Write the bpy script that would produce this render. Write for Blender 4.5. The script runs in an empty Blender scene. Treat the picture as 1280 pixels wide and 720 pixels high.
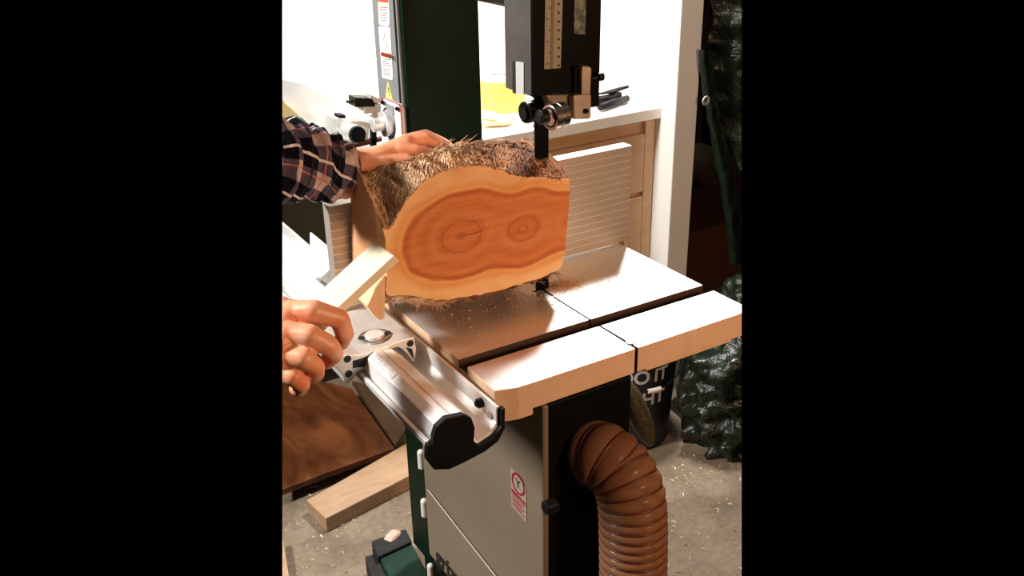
import bpy, bmesh, math, random
from mathutils import Vector as V, Matrix, noise
random.seed(4)
S = bpy.context.scene
COL = S.collection
# ------------------------------------------------------------------ camera
CY, CP, CR = 0.5481, -0.4267, -0.018
O = V((-0.7334, -1.1934, 1.5692)); FP = 1187.9
F = V((math.sin(CY)*math.cos(CP), math.cos(CY)*math.cos(CP), math.sin(CP)))
r0 = V((math.cos(CY), -math.sin(CY), 0)); u0 = r0.cross(F)
R = math.cos(CR)*r0 + math.sin(CR)*u0
U = -math.sin(CR)*r0 + math.cos(CR)*u0
cd = bpy.data.cameras.new('camera'); cam = bpy.data.objects.new('camera', cd); COL.objects.link(cam)
cd.sensor_width = 36; cd.lens = FP/1280*36; cd.clip_start = .02
m = Matrix.Identity(4)
for i in range(3):
    m[i][0] = R[i]; m[i][1] = U[i]; m[i][2] = -F[i]; m[i][3] = O[i]
cam.matrix_world = m; S.camera = cam

def ray(px, py): return F + R*((px-640)/FP) - U*((py-360)/FP)
def W(px, py, ax, v):          # where the sight line through a photo point meets a world plane
    i = 'xyz'.index(ax); d = ray(px, py); return O + d*((v-O[i])/d[i])
def D(px, py, d): return O + ray(px, py)*d

# ------------------------------------------------------------------ materials
def mat(name, col=(.5,.5,.5), rough=.5, metal=0, coat=0, spec=.5, trans=0, ior=1.45, alpha=1):
    M = bpy.data.materials.new(name); M.use_nodes = True
    b = M.node_tree.nodes['Principled BSDF']
    b.inputs['Base Color'].default_value = (*col, 1); b.inputs['Roughness'].default_value = rough
    b.inputs['Metallic'].default_value = metal; b.inputs['Coat Weight'].default_value = coat
    b.inputs['Specular IOR Level'].default_value = spec; b.inputs['Transmission Weight'].default_value = trans
    b.inputs['IOR'].default_value = ior; b.inputs['Alpha'].default_value = alpha
    return M
def nd(M, t, **k):
    n = M.node_tree.nodes.new(t)
    for a, v in k.items():
        if a.startswith('i_'): n.inputs[a[2:].replace('_', ' ')].default_value = v
        else: setattr(n, a, v)
    return n
def lk(M, a, b): M.node_tree.links.new(a, b)
def bs(M): return M.node_tree.nodes['Principled BSDF']
def ramp(M, stops, fac):
    n = nd(M, 'ShaderNodeValToRGB'); e = n.color_ramp.elements
    while len(e) < len(stops): e.new(.5)
    for i, (p, c) in enumerate(stops):
        e[i].position = p; e[i].color = (*c, 1)
    lk(M, fac, n.inputs[0]); return n.outputs[0]
def coords(M, scale=(1,1,1), loc=(0,0,0), rot=(0,0,0), src='Object'):
    t = nd(M, 'ShaderNodeTexCoord'); mp = nd(M, 'ShaderNodeMapping')
    mp.inputs['Scale'].default_value = scale; mp.inputs['Location'].default_value = loc; mp.inputs['Rotation'].default_value = rot
    lk(M, t.outputs[src], mp.inputs[0]); return mp.outputs[0]
def noisy(M, vec, scale, detail=4, rough=.55, dist=0):
    n = nd(M, 'ShaderNodeTexNoise'); n.inputs['Scale'].default_value = scale; n.inputs['Detail'].default_value = detail
    n.inputs['Roughness'].default_value = rough; n.inputs['Distortion'].default_value = dist
    lk(M, vec, n.inputs['Vector']); return n.outputs['Fac']
def bump(M, h, strength=.3, dist=.002):
    b = nd(M, 'ShaderNodeBump'); b.inputs['Strength'].default_value = strength; b.inputs['Distance'].default_value = dist
    lk(M, h, b.inputs['Height']); lk(M, b.outputs[0], bs(M).inputs['Normal'])
def nmat(name, stops, scale=(1,1,1), nscale=8, detail=5, rough=.6, metal=0, bst=0, bd=.002, dist=0, **k):
    M = mat(name, rough=rough, metal=metal, **k)
    v = coords(M, scale); f = noisy(M, v, nscale, detail, .6, dist)
    lk(M, ramp(M, stops, f), bs(M).inputs['Base Color'])
    if bst: bump(M, f, bst, bd)
    return M
def mth(M, op, a, b=None, c=None):
    n = nd(M, 'ShaderNodeMath', operation=op)
    for i, x in enumerate((a, b, c)):
        if x is None: continue
        if isinstance(x, (int, float)): n.inputs[i].default_value = x
        else: lk(M, x, n.inputs[i])
    return n.outputs[0]
def mixc(M, f, a, b):
    n = nd(M, 'ShaderNodeMix', data_type='RGBA')
    if isinstance(f, (int, float)): n.inputs[0].default_value = f
    else: lk(M, f, n.inputs[0])
    for s, x in ((6, a), (7, b)):
        if isinstance(x, tuple): n.inputs[s].default_value = (*x, 1)
        else: lk(M, x, n.inputs[s])
    return n.outputs[2]

green = nmat('dark_green_enamel', [(.3,(.0015,.010,.004)),(.7,(.003,.015,.006))], nscale=6, rough=.45, spec=.12)
greenmid = nmat('mid_green_enamel', [(.3,(.008,.03,.02)),(.7,(.014,.045,.03))], nscale=6, rough=.35)  # lighter green of the mobile base channel
blackm = mat('black_steel', (.0025,.0025,.003), .55, spec=.06)
blackp = mat('black_plastic', (.004,.004,.005), .5, spec=.25)
rubber = nmat('black_rubber', [(.3,(.006,.006,.006)),(.7,(.02,.019,.018))], nscale=90, rough=.8, bst=.4)
guardm = nmat('grey_guard_paint', [(.3,(.065,.06,.055)),(.7,(.09,.085,.075))], nscale=20, rough=.4)
cream = nmat('cream_enamel', [(.3,(.19,.145,.10)),(.7,(.23,.18,.125))], nscale=3, rough=.42, coat=.1)
castp = nmat('machined_cast_side', [(.3,(.56,.38,.25)),(.7,(.63,.44,.30))], nscale=30, rough=.6, bst=.12)
alu = mat('brushed_aluminium', (.93,.92,.91), .38, .5)
v = coords(alu, (260, 2, 260)); n_ = noisy(alu, v, 1.5, 3); bump(alu, n_, .08, .0006)
alul = nmat('cast_aluminium', [(.3,(.78,.77,.75)),(.7,(.9,.89,.88))], nscale=70, rough=.5, metal=.75, bst=.15)
whitep = mat('white_paint', (.86,.85,.82), .5)
steel = mat('bright_steel', (.62,.56,.5), .25, 1)
steeld = nmat('bracket_steel', [(.3,(.30,.24,.19)),(.7,(.42,.34,.27))], nscale=50, rough=.42, metal=.8)
hexd = mat('dark_oxide', (.02,.02,.02), .4, .7)
red = mat('warning_red', (.75,.10,.03), .5)
redd = mat('sticker_red', (.25,.01,.02), .5)
ink = mat('black_ink', (.01,.01,.01), .6)
inkg = mat('grey_ink', (.25,.25,.27), .6)
paper = mat('sticker_white', (.85,.84,.82), .5)
yellow = mat('warning_yellow', (.9,.72,.2), .5)
tan = mat('scale_tape', (.24,.21,.15), .5)

# ground steel table top: fine circular grinding plus dust film
ttop = mat('ground_steel', (.8,.78,.75), .3, .75)
v = coords(ttop, (1,1,1)); f = noisy(ttop, v, 9, 5); f2 = noisy(ttop, coords(ttop, (4,300,4)), 1.2, 3)
lk(ttop, ramp(ttop, [(.3,(.72,.70,.67)),(.7,(.84,.82,.79))], f), bs(ttop).inputs['Base Color'])
lk(ttop, mth(ttop, 'MULTIPLY_ADD', f, .14, .34), bs(ttop).inputs['Roughness']); bump(ttop, f2, .05, .0005)

# maple
def wood(name, a, b, sc=(2,2,30), ns=3, rough=.5, dist=1.2, bst=.1):
    M = mat(name, rough=rough); v = coords(M, sc); f = noisy(M, v, ns, 6, .6, dist)
    lk(M, ramp(M, [(.3,a),(.7,b)], f), bs(M).inputs['Base Color']); bump(M, f, bst, .001); return M
maple = wood('maple', (.56,.36,.20), (.66,.45,.27), (2,2,14))
mapled = wood('maple_inner_panel', (.42,.22,.10), (.50,.28,.14), (14,2,2))
laminate = nmat('cream_laminate', [(.35,(.80,.76,.70)),(.7,(.88,.85,.80))], nscale=14, rough=.5)
pine = wood('pale_pine', (.78,.66,.44), (.88,.79,.60), (3,40,30), 2.2, .65)
pine2 = wood('floor_pine', (.36,.225,.13), (.46,.30,.18), (6,26,26), 2, .65)
ply = nmat('orange_plywood', [(.3,(.05,.014,.005)),(.5,(.12,.038,.012)),(.7,(.22,.075,.025))], scale=(3,1,3), nscale=2.4, rough=.38, dist=2)
olive = nmat('olive_paint', [(.3,(.012,.012,.004)),(.7,(.02,.02,.008))], nscale=4, rough=.6)
skin = mat('skin', (.80,.45,.30), .42)
v = coords(skin); f = noisy(skin, v, 28, 4); 
lk(skin, ramp(skin, [(.3,(.74,.25,.13)),(.5,(.80,.36,.21)),(.72,(.86,.48,.32))], f), bs(skin).inputs['Base Color'])
bs(skin).inputs['Subsurface Weight'].default_value = .12; bs(skin).inputs['Subsurface Radius'].default_value = (.02,.008,.004); bs(skin).inputs['Subsurface Scale'].default_value = .3
f3 = noisy(skin, coords(skin), 240, 3); bump(skin, f3, .25, .0006)
nail = mat('fingernail', (.88,.60,.48), .25)

# concrete
conc = mat('concrete', rough=.7); v = coords(conc); f = noisy(conc, v, 5, 8, .62); f2 = noisy(conc, v, 60, 5)
lk(conc, ramp(conc, [(.3,(.08,.058,.034)),(.5,(.19,.145,.098)),(.68,(.30,.24,.17))], mth(conc,'ADD',mth(conc,'MULTIPLY',f,.75),mth(conc,'MULTIPLY',f2,.25))), bs(conc).inputs['Base Color'])
bump(conc, f2, .3, .002)
wallm = nmat('white_wall_paint', [(.3,(.86,.86,.83)),(.7,(.9,.9,.87))], nscale=3, rough=.8)
tarpm = mat('dark_green_tarp', (.012,.025,.014), .30, spec=.6)
v = coords(tarpm); f = noisy(tarpm, v, 16, 5, .6, .8); lk(tarpm, ramp(tarpm, [(.35,(.003,.006,.003)),(.7,(.010,.018,.010))], f), bs(tarpm).inputs['Base Color']); bump(tarpm, f, .7, .02)

# end grain of a twin-pith log, object space: x along the face, z up
GX, GZ = -.145, 1.082
PA = (-.155, 1.093); PB = (-.055, 1.083)
def endgrain():
    M = mat('cedar_end_grain', rough=.62, spec=.25)
    t = nd(M, 'ShaderNodeTexCoord'); sp = nd(M, 'ShaderNodeSeparateXYZ'); lk(M, t.outputs['Object'], sp.inputs[0])
    X, Z = sp.outputs[0], sp.outputs[2]
    wob = noisy(M, coords(M, (1,1,1)), 22, 3); wob = mth(M, 'SUBTRACT', wob, .5)
    big = mth(M, 'SUBTRACT', noisy(M, coords(M, (1,.3,1)), 9, 2), .5)
    def dist(p, kx, kz):
        a = mth(M,'MULTIPLY',mth(M,'SUBTRACT',X,p[0]),kx); b = mth(M,'MULTIPLY',mth(M,'SUBTRACT',Z,p[1]),kz)
        return mth(M,'SQRT',mth(M,'ADD',mth(M,'MULTIPLY',a,a),mth(M,'MULTIPLY',b,b)))
    d1 = dist(PA, .80, 1.12); d2 = mth(M,'ADD',dist(PB, .78, 1.15), .006)
    d3 = mth(M,'ADD',dist((.03,1.078), .85, 1.25), .016)
    sm0 = nd(M, 'ShaderNodeMath', operation='SMOOTH_MIN'); lk(M, d3, sm0.inputs[0]); lk(M, d2, sm0.inputs[1]); sm0.inputs[2].default_value = .03
    sm = nd(M, 'ShaderNodeMath', operation='SMOOTH_MIN'); lk(M, d1, sm.inputs[0]); lk(M, sm0.outputs[0], sm.inputs[1]); sm.inputs[2].default_value = .035
    d = mth(M,'ADD',sm.outputs[0], mth(M,'ADD',mth(M,'MULTIPLY',wob,.006), mth(M,'MULTIPLY',big,.034)))
    n1 = noisy(M, coords(M, (30,30,30)), 1, 4)
    # wavy bands of heartwood colour
    heart = ramp(M, [(0,(.42,.10,.03)),(.06,(.62,.19,.06)),(.22,(.54,.15,.045)),(.30,(.64,.22,.07)),(.42,(.56,.16,.05)),(.54,(.66,.22,.07)),(.61,(.46,.11,.035)),(.64,(.60,.19,.06)),(.66,(.84,.44,.17)),(.72,(.80,.38,.14)),(.80,(.90,.55,.27)),(1,(.93,.61,.32))], mth(M,'MULTIPLY',d,8.9))
    ringv = mth(M,'SINE',mth(M,'MULTIPLY',mth(M,'ADD',d,mth(M,'MULTIPLY',wob,.0012)),1900))
    ring = mth(M,'MULTIPLY_ADD',ringv,.5,.5)
    c1 = mixc(M, mth(M,'MULTIPLY',ring,.13), heart, (.42,.10,.02))
    # saw marks and streaks
    st = noisy(M, coords(M, (5,5,150), rot=(0,.14,0)), 1.0, 3)
    c2 = mixc(M, mth(M,'MULTIPLY',mth(M,'SUBTRACT',st,.45),.45), c1, (.95,.62,.27))
    blot = noisy(M, coords(M, (9,9,14)), 1, 4)
    c3 = mixc(M, mth(M,'MULTIPLY',mth(M,'MAXIMUM',mth(M,'SUBTRACT',blot,.48),0.0),2.2), c2, (.60,.20,.06))
    # dark ring around the pith and a crack
    def ringline(p, r, w):
        q = mth(M,'ABSOLUTE',mth(M,'SUBTRACT',mth(M,'ADD',dist(p,.85,1.15),mth(M,'MULTIPLY',wob,.004)),r))
        return mth(M,'MAXIMUM',mth(M,'SUBTRACT',1.0,mth(M,'DIVIDE',q,w)),0.0)
    c4 = mixc(M, mth(M,'MULTIPLY',ringline(PA,.026,.0013),.65), c3, (.22,.05,.01))
    c4 = mixc(M, mth(M,'MULTIPLY',ringline(PB,.021,.003),.5), c4, (.35,.08,.02))
    c4 = mixc(M, mth(M,'MULTIPLY',ringline(PB,.006,.004),.5), c4, (.35,.08,.02))
    cz = mth(M,'ABSOLUTE',mth(M,'SUBTRACT',Z,mth(M,'MULTIPLY_ADD',mth(M,'SUBTRACT',X,PA[0]),.03,PA[1])))
    cr = mth(M,'MULTIPLY',mth(M,'LESS_THAN',cz,.0008),mth(M,'MULTIPLY',mth(M,'GREATER_THAN',X,PA[0]+.006),mth(M,'LESS_THAN',X,PA[0]+.03)))
    c5 = mixc(M, mth(M,'MULTIPLY',cr,.75), c4, (.12,.03,.01))
    lk(M, c5, bs(M).inputs['Base Color'])
    bump(M, mth(M,'ADD',mth(M,'MULTIPLY',st,.6),mth(M,'MULTIPLY',n1,.4)), .25, .0012)
    return M
egr = endgrain()
sawn = mat('sawn_log_side', rough=.7, spec=.2)
t = nd(sawn,'ShaderNodeTexCoord'); sp = nd(sawn,'ShaderNodeSeparateXYZ'); lk(sawn, t.outputs['Object'], sp.inputs[0])
f = noisy(sawn, coords(sawn, (60,6,60)), 1, 4)
yy = mth(sawn,'ADD',mth(sawn,'MULTIPLY',mth(sawn,'ADD',sp.outputs[1],.12),8.5),mth(sawn,'MULTIPLY',mth(sawn,'SUBTRACT',f,.5),.22))
lk(sawn, ramp(sawn, [(0,(.86,.60,.32)),(.25,(.84,.55,.28)),(.31,(.68,.32,.15)),(1,(.66,.33,.17))], yy), bs(sawn).inputs['Base Color'])
bump(sawn, f, .4, .002)
barkm = mat('shaggy_bark', rough=.9, spec=.15)
v = coords(barkm, (70,9,70)); f = noisy(barkm, v, 1, 6, .65, .6)
big = noisy(barkm, coords(barkm,(1,1,1)), 16, 3)
ca = ramp(barkm, [(.30,(.035,.014,.008)),(.46,(.20,.085,.045)),(.58,(.42,.26,.17)),(.72,(.62,.45,.33))], f)
cb = ramp(barkm, [(.30,(.10,.03,.01)),(.5,(.40,.15,.05)),(.7,(.62,.30,.12))], f)
lk(barkm, mixc(barkm, ramp(barkm,[(.45,(0,0,0)),(.6,(1,1,1))],big), ca, cb), bs(barkm).inputs['Base Color'])
bump(barkm, f, .9, .006)
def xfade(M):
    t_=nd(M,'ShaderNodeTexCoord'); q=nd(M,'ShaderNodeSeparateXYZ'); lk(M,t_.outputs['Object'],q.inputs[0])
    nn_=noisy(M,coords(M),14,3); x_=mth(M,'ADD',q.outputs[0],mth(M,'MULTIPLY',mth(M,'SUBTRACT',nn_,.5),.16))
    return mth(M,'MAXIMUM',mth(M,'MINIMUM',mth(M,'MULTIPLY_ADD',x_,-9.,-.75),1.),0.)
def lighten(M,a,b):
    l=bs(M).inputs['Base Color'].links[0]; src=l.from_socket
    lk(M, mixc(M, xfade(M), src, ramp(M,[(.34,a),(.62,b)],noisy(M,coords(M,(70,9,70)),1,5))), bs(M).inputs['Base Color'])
lighten(barkm,(.30,.13,.06),(.80,.52,.30))  # left end paler: stripped fibre, also brightened in colour against the arm's shadow
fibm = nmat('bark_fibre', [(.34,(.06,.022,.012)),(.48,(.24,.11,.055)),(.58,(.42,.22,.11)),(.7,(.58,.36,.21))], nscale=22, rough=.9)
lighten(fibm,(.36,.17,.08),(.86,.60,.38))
fibo = nmat('orange_fibre', [(.3,(.45,.14,.04)),(.7,(.85,.42,.16))], nscale=60, rough=.9)

# plaid from UV (u along the arm, v round it), in metres
plaid = mat('plaid_flannel', rough=.9, spec=.1)
uv = nd(plaid,'ShaderNodeUVMap'); sp = nd(plaid,'ShaderNodeSeparateXYZ'); lk(plaid, uv.outputs[0], sp.inputs[0])
def band(M, x, period, off, w):
    a = mth(M,'FRACT',mth(M,'DIVIDE',mth(M,'ADD',x,off),period))
    return mth(M,'LESS_THAN',a,w)
u_, v_ = sp.outputs[0], sp.outputs[1]
dk = mth(plaid,'ADD',mth(plaid,'MULTIPLY',band(plaid,u_,.058,.0,.6),.5),mth(plaid,'MULTIPLY',band(plaid,v_,.062,.012,.6),.5))
base = ramp(plaid, [(0,(.52,.42,.42)),(.5,(.085,.07,.11)),(1,(.005,.005,.009))], dk)
base = mixc(plaid, mth(plaid,'MULTIPLY',band(plaid,u_,.062,.018,.035),.7), base, (.60,.20,.12))
base = mixc(plaid, mth(plaid,'MULTIPLY',band(plaid,v_,.062,.030,.035),.7), base, (.60,.20,.12))
base = mixc(plaid, mth(plaid,'MULTIPLY',band(plaid,u_,.062,.048,.05),.85), base, (.02,.02,.035))
base = mixc(plaid, mth(plaid,'MULTIPLY',band(plaid,v_,.062,.055,.06),.8), base, (.8,.74,.72))
lk(plaid, base, bs(plaid).inputs['Base Color'])
bump(plaid, noisy(plaid, coords(plaid), 900, 2), .3, .0006)

hosem = mat('amber_clear_hose', (.32,.155,.085), .2, spec=.6, trans=.45, ior=1.12)
hosew = mat('hose_wire_helix', (.10,.025,.012), .4)

# ------------------------------------------------------------------ builders
class MB:
    def __init__(s): s.v = []; s.f = []; s.mi = []; s.uv = None
    def add(s, vs, fs, mi=0):
        o = len(s.v); s.v += [V(p) for p in vs]; s.f += [tuple(i+o for i in f) for f in fs]; s.mi += [mi]*len(fs); return s
    def box(s, a, b, mi=0):
        x0,y0,z0 = a; x1,y1,z1 = b
        return s.add([(x0,y0,z0),(x1,y0,z0),(x1,y1,z0),(x0,y1,z0),(x0,y0,z1),(x1,y0,z1),(x1,y1,z1),(x0,y1,z1)],
            [(0,3,2,1),(4,5,6,7),(0,1,5,4),(1,2,6,5),(2,3,7,6),(3,0,4,7)], mi)
    def prism(s, pts, d, mi=0):
        n = len(pts); p = [V(q) for q in pts]; d = V(d)
        return s.add(p+[q+d for q in p], [tuple(range(n))[::-1], tuple(range(n,2*n))]+[(i,(i+1)%n,(i+1)%n+n,i+n) for i in range(n)], mi)
    def ring(s, outer, inner, d, mi=0):   # prism with a hole, outer/inner same count
        n = len(outer); d = V(d); o=[V(q) for q in outer]; i_=[V(q) for q in inner]
        vs = o+i_+[q+d for q in o]+[q+d for q in i_]; fs=[]
        for i in range(n):
            j=(i+1)%n
            fs += [(i,i+n,j+n,j),(i+2*n,j+2*n,j+3*n,i+3*n),(i,j,j+2*n,i+2*n),(i+n,i+3*n,j+3*n,j+n)]
        return s.add(vs, fs, mi)
    def cyl(s, a, b, r, r2=None, n=24, mi=0, cap=True):
        return s.tube([a,b], [r, r if r2 is None else r2], n, mi, cap)
    def tube(s, path, rad, n=12, mi=0, cap=True, up=None):
        path = [V(p) for p in path]; k = len(path)
        if not hasattr(rad, '__len__'): rad = [rad]*k
        t0 = (path[1]-path[0]).normalized(); nrm = V(up) if up else (V((0,0,1)) if abs(t0.z) < .9 else V((1,0,0)))
        nrm = (nrm - t0*nrm.dot(t0)).normalized(); vs=[]
        for i, p in enumerate(path):
            t = ((path[min(i+1,k-1)]-path[max(i-1,0)])).normalized()
            nrm = (nrm - t*nrm.dot(t)).normalized(); b = t.cross(nrm)
            for j in range(n):
                a = 2*math.pi*j/n; vs.append(p + (nrm*math.cos(a)+b*math.sin(a))*rad[i])
        fs = [(i*n+j, i*n+(j+1)%n, (i+1)*n+(j+1)%n, (i+1)*n+j) for i in range(k-1) for j in range(n)]
        if cap: fs += [tuple(range(n))[::-1], tuple(range((k-1)*n, k*n))]
        return s.add(vs, fs, mi)
    def ball(s, c, r, n=12, mi=0):
        c=V(c); rr = r if hasattr(r,'__len__') else (r,r,r); vs=[c+V((0,0,rr[2]))]; m=n//2
        for i in range(1,m):
            for j in range(n):
                a=math.pi*i/m; b=2*math.pi*j/n; vs.append(c+V((rr[0]*math.sin(a)*math.cos(b),rr[1]*math.sin(a)*math.sin(b),rr[2]*math.cos(a))))
        vs.append(c-V((0,0,rr[2]))); L=len(vs)-1
        fs=[(0,1+j,1+(j+1)%n) for j in range(n)]
        for i in range(m-2):
            for j in range(n): fs.append((1+i*n+j,1+(i+1)*n+j,1+(i+1)*n+(j+1)%n,1+i*n+(j+1)%n))
        fs+=[(L,1+(m-2)*n+(j+1)%n,1+(m-2)*n+j) for j in range(n)]
        return s.add(vs,fs,mi)
    def grid(s, fn, nu, nv, mi=0):
        vs=[fn(i/nu,j/nv) for i in range(nu+1) for j in range(nv+1)]
        fs=[(i*(nv+1)+j,(i+1)*(nv+1)+j,(i+1)*(nv+1)+j+1,i*(nv+1)+j+1) for i in range(nu) for j in range(nv)]
        return s.add(vs,fs,mi)
    def build(s, name, mats, parent=None, bevel=0, smooth=False, loc=None, fix=True):
        me = bpy.data.meshes.new(name); me.from_pydata(s.v, [], s.f)
        if not isinstance(mats,(list,tuple)): mats=[mats]
        for q in mats: me.materials.append(q)
        for p, q in zip(me.polygons, s.mi): p.material_index = q
        if s.uv:
            l = me.uv_layers.new(name='UVMap')
            for p in me.polygons:
                for li in p.loop_indices: l.data[li].uv = s.uv[me.loops[li].vertex_index]
        if fix:
            bm=bmesh.new(); bm.from_mesh(me); bmesh.ops.recalc_face_normals(bm,faces=bm.faces); bm.to_mesh(me); bm.free()
        o = bpy.data.objects.new(name, me); COL.objects.link(o)
        if parent: o.parent = parent
        if bevel:
            b=o.modifiers.new('bevel','BEVEL'); b.width=bevel; b.segments=2; b.limit_method='ANGLE'; b.angle_limit=math.radians(40)
        if smooth:
            for p in me.polygons: p.use_smooth=True
            if smooth=='auto':
                try: me.set_sharp_from_angle(angle=math.radians(38))
                except Exception: pass
        return o
def thing(name, label, cat, group=None):
    o = bpy.data.objects.new(name, None); COL.objects.link(o); o.empty_display_size=.02; tag(o,label,cat,group); return o
def tag(o, label, cat, group=None, kind=None):
    o['label']=label; o['category']=cat
    if group: o['group']=group
    if kind: o['kind']=kind
    return o
def struct(o): o['kind']='structure'; return o
def box(a,b): return MB().box(a,b)
def text(name, body, size, loc, xdir, ydir, m_, parent=None, ext=.0004, font_bold=True, offset=0):
    cu=bpy.data.curves.new(name,'FONT'); cu.body=body; cu.size=size; cu.extrude=ext; cu.offset=offset
    tmp=bpy.data.objects.new(name,cu); COL.objects.link(tmp)
    dg=bpy.context.evaluated_depsgraph_get(); dg.update(); me=bpy.data.meshes.new_from_object(tmp.evaluated_get(dg))
    bpy.data.objects.remove(tmp)
    x=V(xdir).normalized(); y=V(ydir); y=(y-x*y.dot(x)).normalized(); z=x.cross(y); L=V(loc)
    for q in me.vertices: q.co = L + x*q.co.x + y*q.co.y + z*q.co.z
    me.materials.clear(); me.materials.append(m_); o=bpy.data.objects.new(name,me); COL.objects.link(o)
    if parent: o.parent=parent
    return o

# ================================================================== SETTING
floor=struct(MB().grid(lambda a,b:V((-.9+a*4.0,-.3+b*3.6,0)),4,4).build('floor',conc))
fl=box((-.9,-.3,-.05),(3.1,3.3,-.001)); 
struct(box((-.9,1.52,0),(1.115,1.60,2.5)).build('wall_back',wallm))
struct(box((-2.2,-2.2,2.5),(2.2,1.6,2.56)).build('ceiling',mat('ceiling_board',(.2,.17,.14),.8)))  # unseen ceiling, added for bounce and toned dark for contrast
struct(box((-2.2,-2.2,0),(-2.12,1.6,2.5)).build('unseen_wall_left',nmat('unseen_wall_dark', [(.3,(.06,.04,.025)),(.7,(.09,.06,.04))], nscale=3, rough=.8)))  # unseen wall, added for bounce and reflections, dark for contrast
struct(box((1.034,.805,0),(1.115,1.52,2.5)).build('wall_right',wallm,bevel=.003))
darkw = mat('dark_room_wall',(.012,.006,.004),.9)
struct(box((1.115,2.9,0),(3.1,3.0,2.4)).build('wall_far',darkw))

# ================================================================== WORKTOP + CABINETS
wt=box((-.60,.865,.878),(1.033,1.518,.91)).build('worktop',laminate,bevel=.002)
tag(wt,'long cream laminate worktop running along the white wall behind the bandsaw','worktop')
cb=thing('base_cabinet','pale maple cabinet with drawer and panelled doors under the cream worktop at right','cabinet')
box((.30,.90,.0),(1.026,1.50,.876)).build('carcass',maple,cb)
f_=MB().box((.995,.885,.0),(1.030,.90,.876)).build('stile',maple,cb,bevel=.001)
for x0,x1 in ((.64,.992),(.302,.636)):
    box((x0,.882,.66),(x1,.90,.835)).build('drawer_front',maple,cb,bevel=.003)
    d=MB().box((x0,.882,.06),(x0+.055,.90,.645)).box((x1-.055,.882,.06),(x1,.90,.645)).box((x0+.055,.882,.59),(x1-.055,.90,.645)).box((x0+.055,.882,.06),(x1-.055,.90,.115)).build('door',maple,cb,bevel=.002)
    box((x0+.055,.893,.115),(x1-.055,.8995,.59)).build('door_panel',mapled,d)
cb2=thing('tool_cabinet','dark olive cabinet standing far back under the left part of the worktop','cabinet')
box((-.30,1.46,0),(.29,1.515,.876)).build('carcass',olive,cb2)
for i in range(2):
    d=box((-.29+i*.29,1.447,.05),(-.01+i*.29,1.459,.84)).build('door',olive,cb2,bevel=.003)
# ---- things on the worktop (right of the column)
sc=W(634,137,'z',.912); sc=V((sc.x,sc.y+.03,.912))
sp_=thing('string_spool','yellow spool of twine with a pale top standing behind the dark column','spool')
MB().cyl(sc,sc+V((0,0,.085)),.069,n=40).build('twine',nmat('yellow_twine',[(.3,(.80,.58,.10)),(.7,(.92,.76,.18))],scale=(1,1,60),nscale=3,rough=.7,bst=.4),sp_,smooth='auto')
MB().cyl(sc+V((0,0,.085)),sc+V((0,0,.099)),.071,n=40).build('lid',whitep,sp_,smooth='auto',bevel=.002)
MB().cyl(sc+V((0,0,.0989)),sc+V((0,0,.1025)),.03,n=30).build('label_disc',inkg,sp_)
pb=[W(603,152,'z',.918),W(646,150,'z',.918),W(634,156,'z',.918),W(603,158,'z',.918)]
o=MB().prism(pb,(0,0,.008)).build('palette',wood('birch_offcut',(.70,.52,.30),(.80,.62,.40))); tag(o,'thin tan wood offcut lying before the yellow spool','wood offcut')
o=MB().prism([W(603,148,'z',.93),W(622,151,'z',.93),W(622,143,'z',.94),W(603,139,'z',.94)],(0,.004,.004)).build('notepad',yellow); 
o.data.materials[0]=mat('pad_yellow',(.85,.78,.42),.7); tag(o,'small pale yellow notepad leaning by the yellow spool','notepad')
# dark tools lying on the right end
tl=W(762,126,'z',.925)
o=thing('utility_knife','black folded tool with long blade lying on the right end of the worktop','tool')
MB().tube([W(735,127,'z',.925),W(756,124,'z',.93),W(775,118,'z',.935)],[.014,.012,.009],10).build('handle',blackp,o,smooth=True)
MB().prism([W(745,119,'z',.945),W(772,111,'z',.945),W(786,108,'z',.95),W(786,110,'z',.947),W(765,117,'z',.945)],(0,0,.004)).build('blade',blackm,o)
o=MB().tube([W(750,134,'z',.925),W(768,128,'z',.924),W(784,123,'z',.924)],[.010,.012,.010],12).build('black_marker',blackp,smooth=True); tag(o,'short fat black marker lying on white paper at the worktop end','marker')
o=MB().prism([W(760,131,'z',.911),W(770,118,'z',.911),W(800,118,'z',.911),W(792,129,'z',.911)],(0,0,.0015)).build('paper_sheet',paper); tag(o,'white paper sheet under the black marker on the worktop end','paper')

# ================================================================== left bench items
# white panel leaning in front of wall
def dropb(P):
    zb_=min(p.z for p in P); return [V((p.x,p.y,.9105)) if p.z<zb_+.012 else p for p in P]
pts=[(340,96),(380,104),(408,119),(421,133),(424,200),(340,200)]
o=MB().prism(dropb([W(x,y,'y',1.02) for x,y in pts]),(0,.02,0)).build('white_board',mat('white_board',(.93,.93,.92),.5),bevel=.002); tag(o,'white board with a sloping corner standing on the worktop at far left','board')
o=MB().prism(dropb([W(x,y,'y',1.005) for x,y in [(345,112),(356,129),(380,150),(386,190),(345,190)]]),(0,.01,0)).build('yellow_card',mat('golden_card',(.80,.58,.25),.6)); tag(o,'golden yellow card propped on the white board above the plaid sleeve','card')
o=MB().prism(dropb([W(x,y,'y',.99) for x,y in [(345,148),(363,149),(377,147),(388,157),(384,186),(345,186)]]),(0,.014,0)).build('green_box',mat('teal_grey',(.10,.15,.14),.6)); tag(o,'dark grey-green box just above the plaid sleeve at far left','box')
o=MB().prism([W(x,y,'y',1.3) for x,y in [(408,117),(470,114),(476,175),(408,175)]],(0,.01,0)).build('cardboard_sheet',mat('pale_card',(.90,.84,.62),.7)); tag(o,'pale yellow sheet standing behind the small grey machine','sheet')

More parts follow.
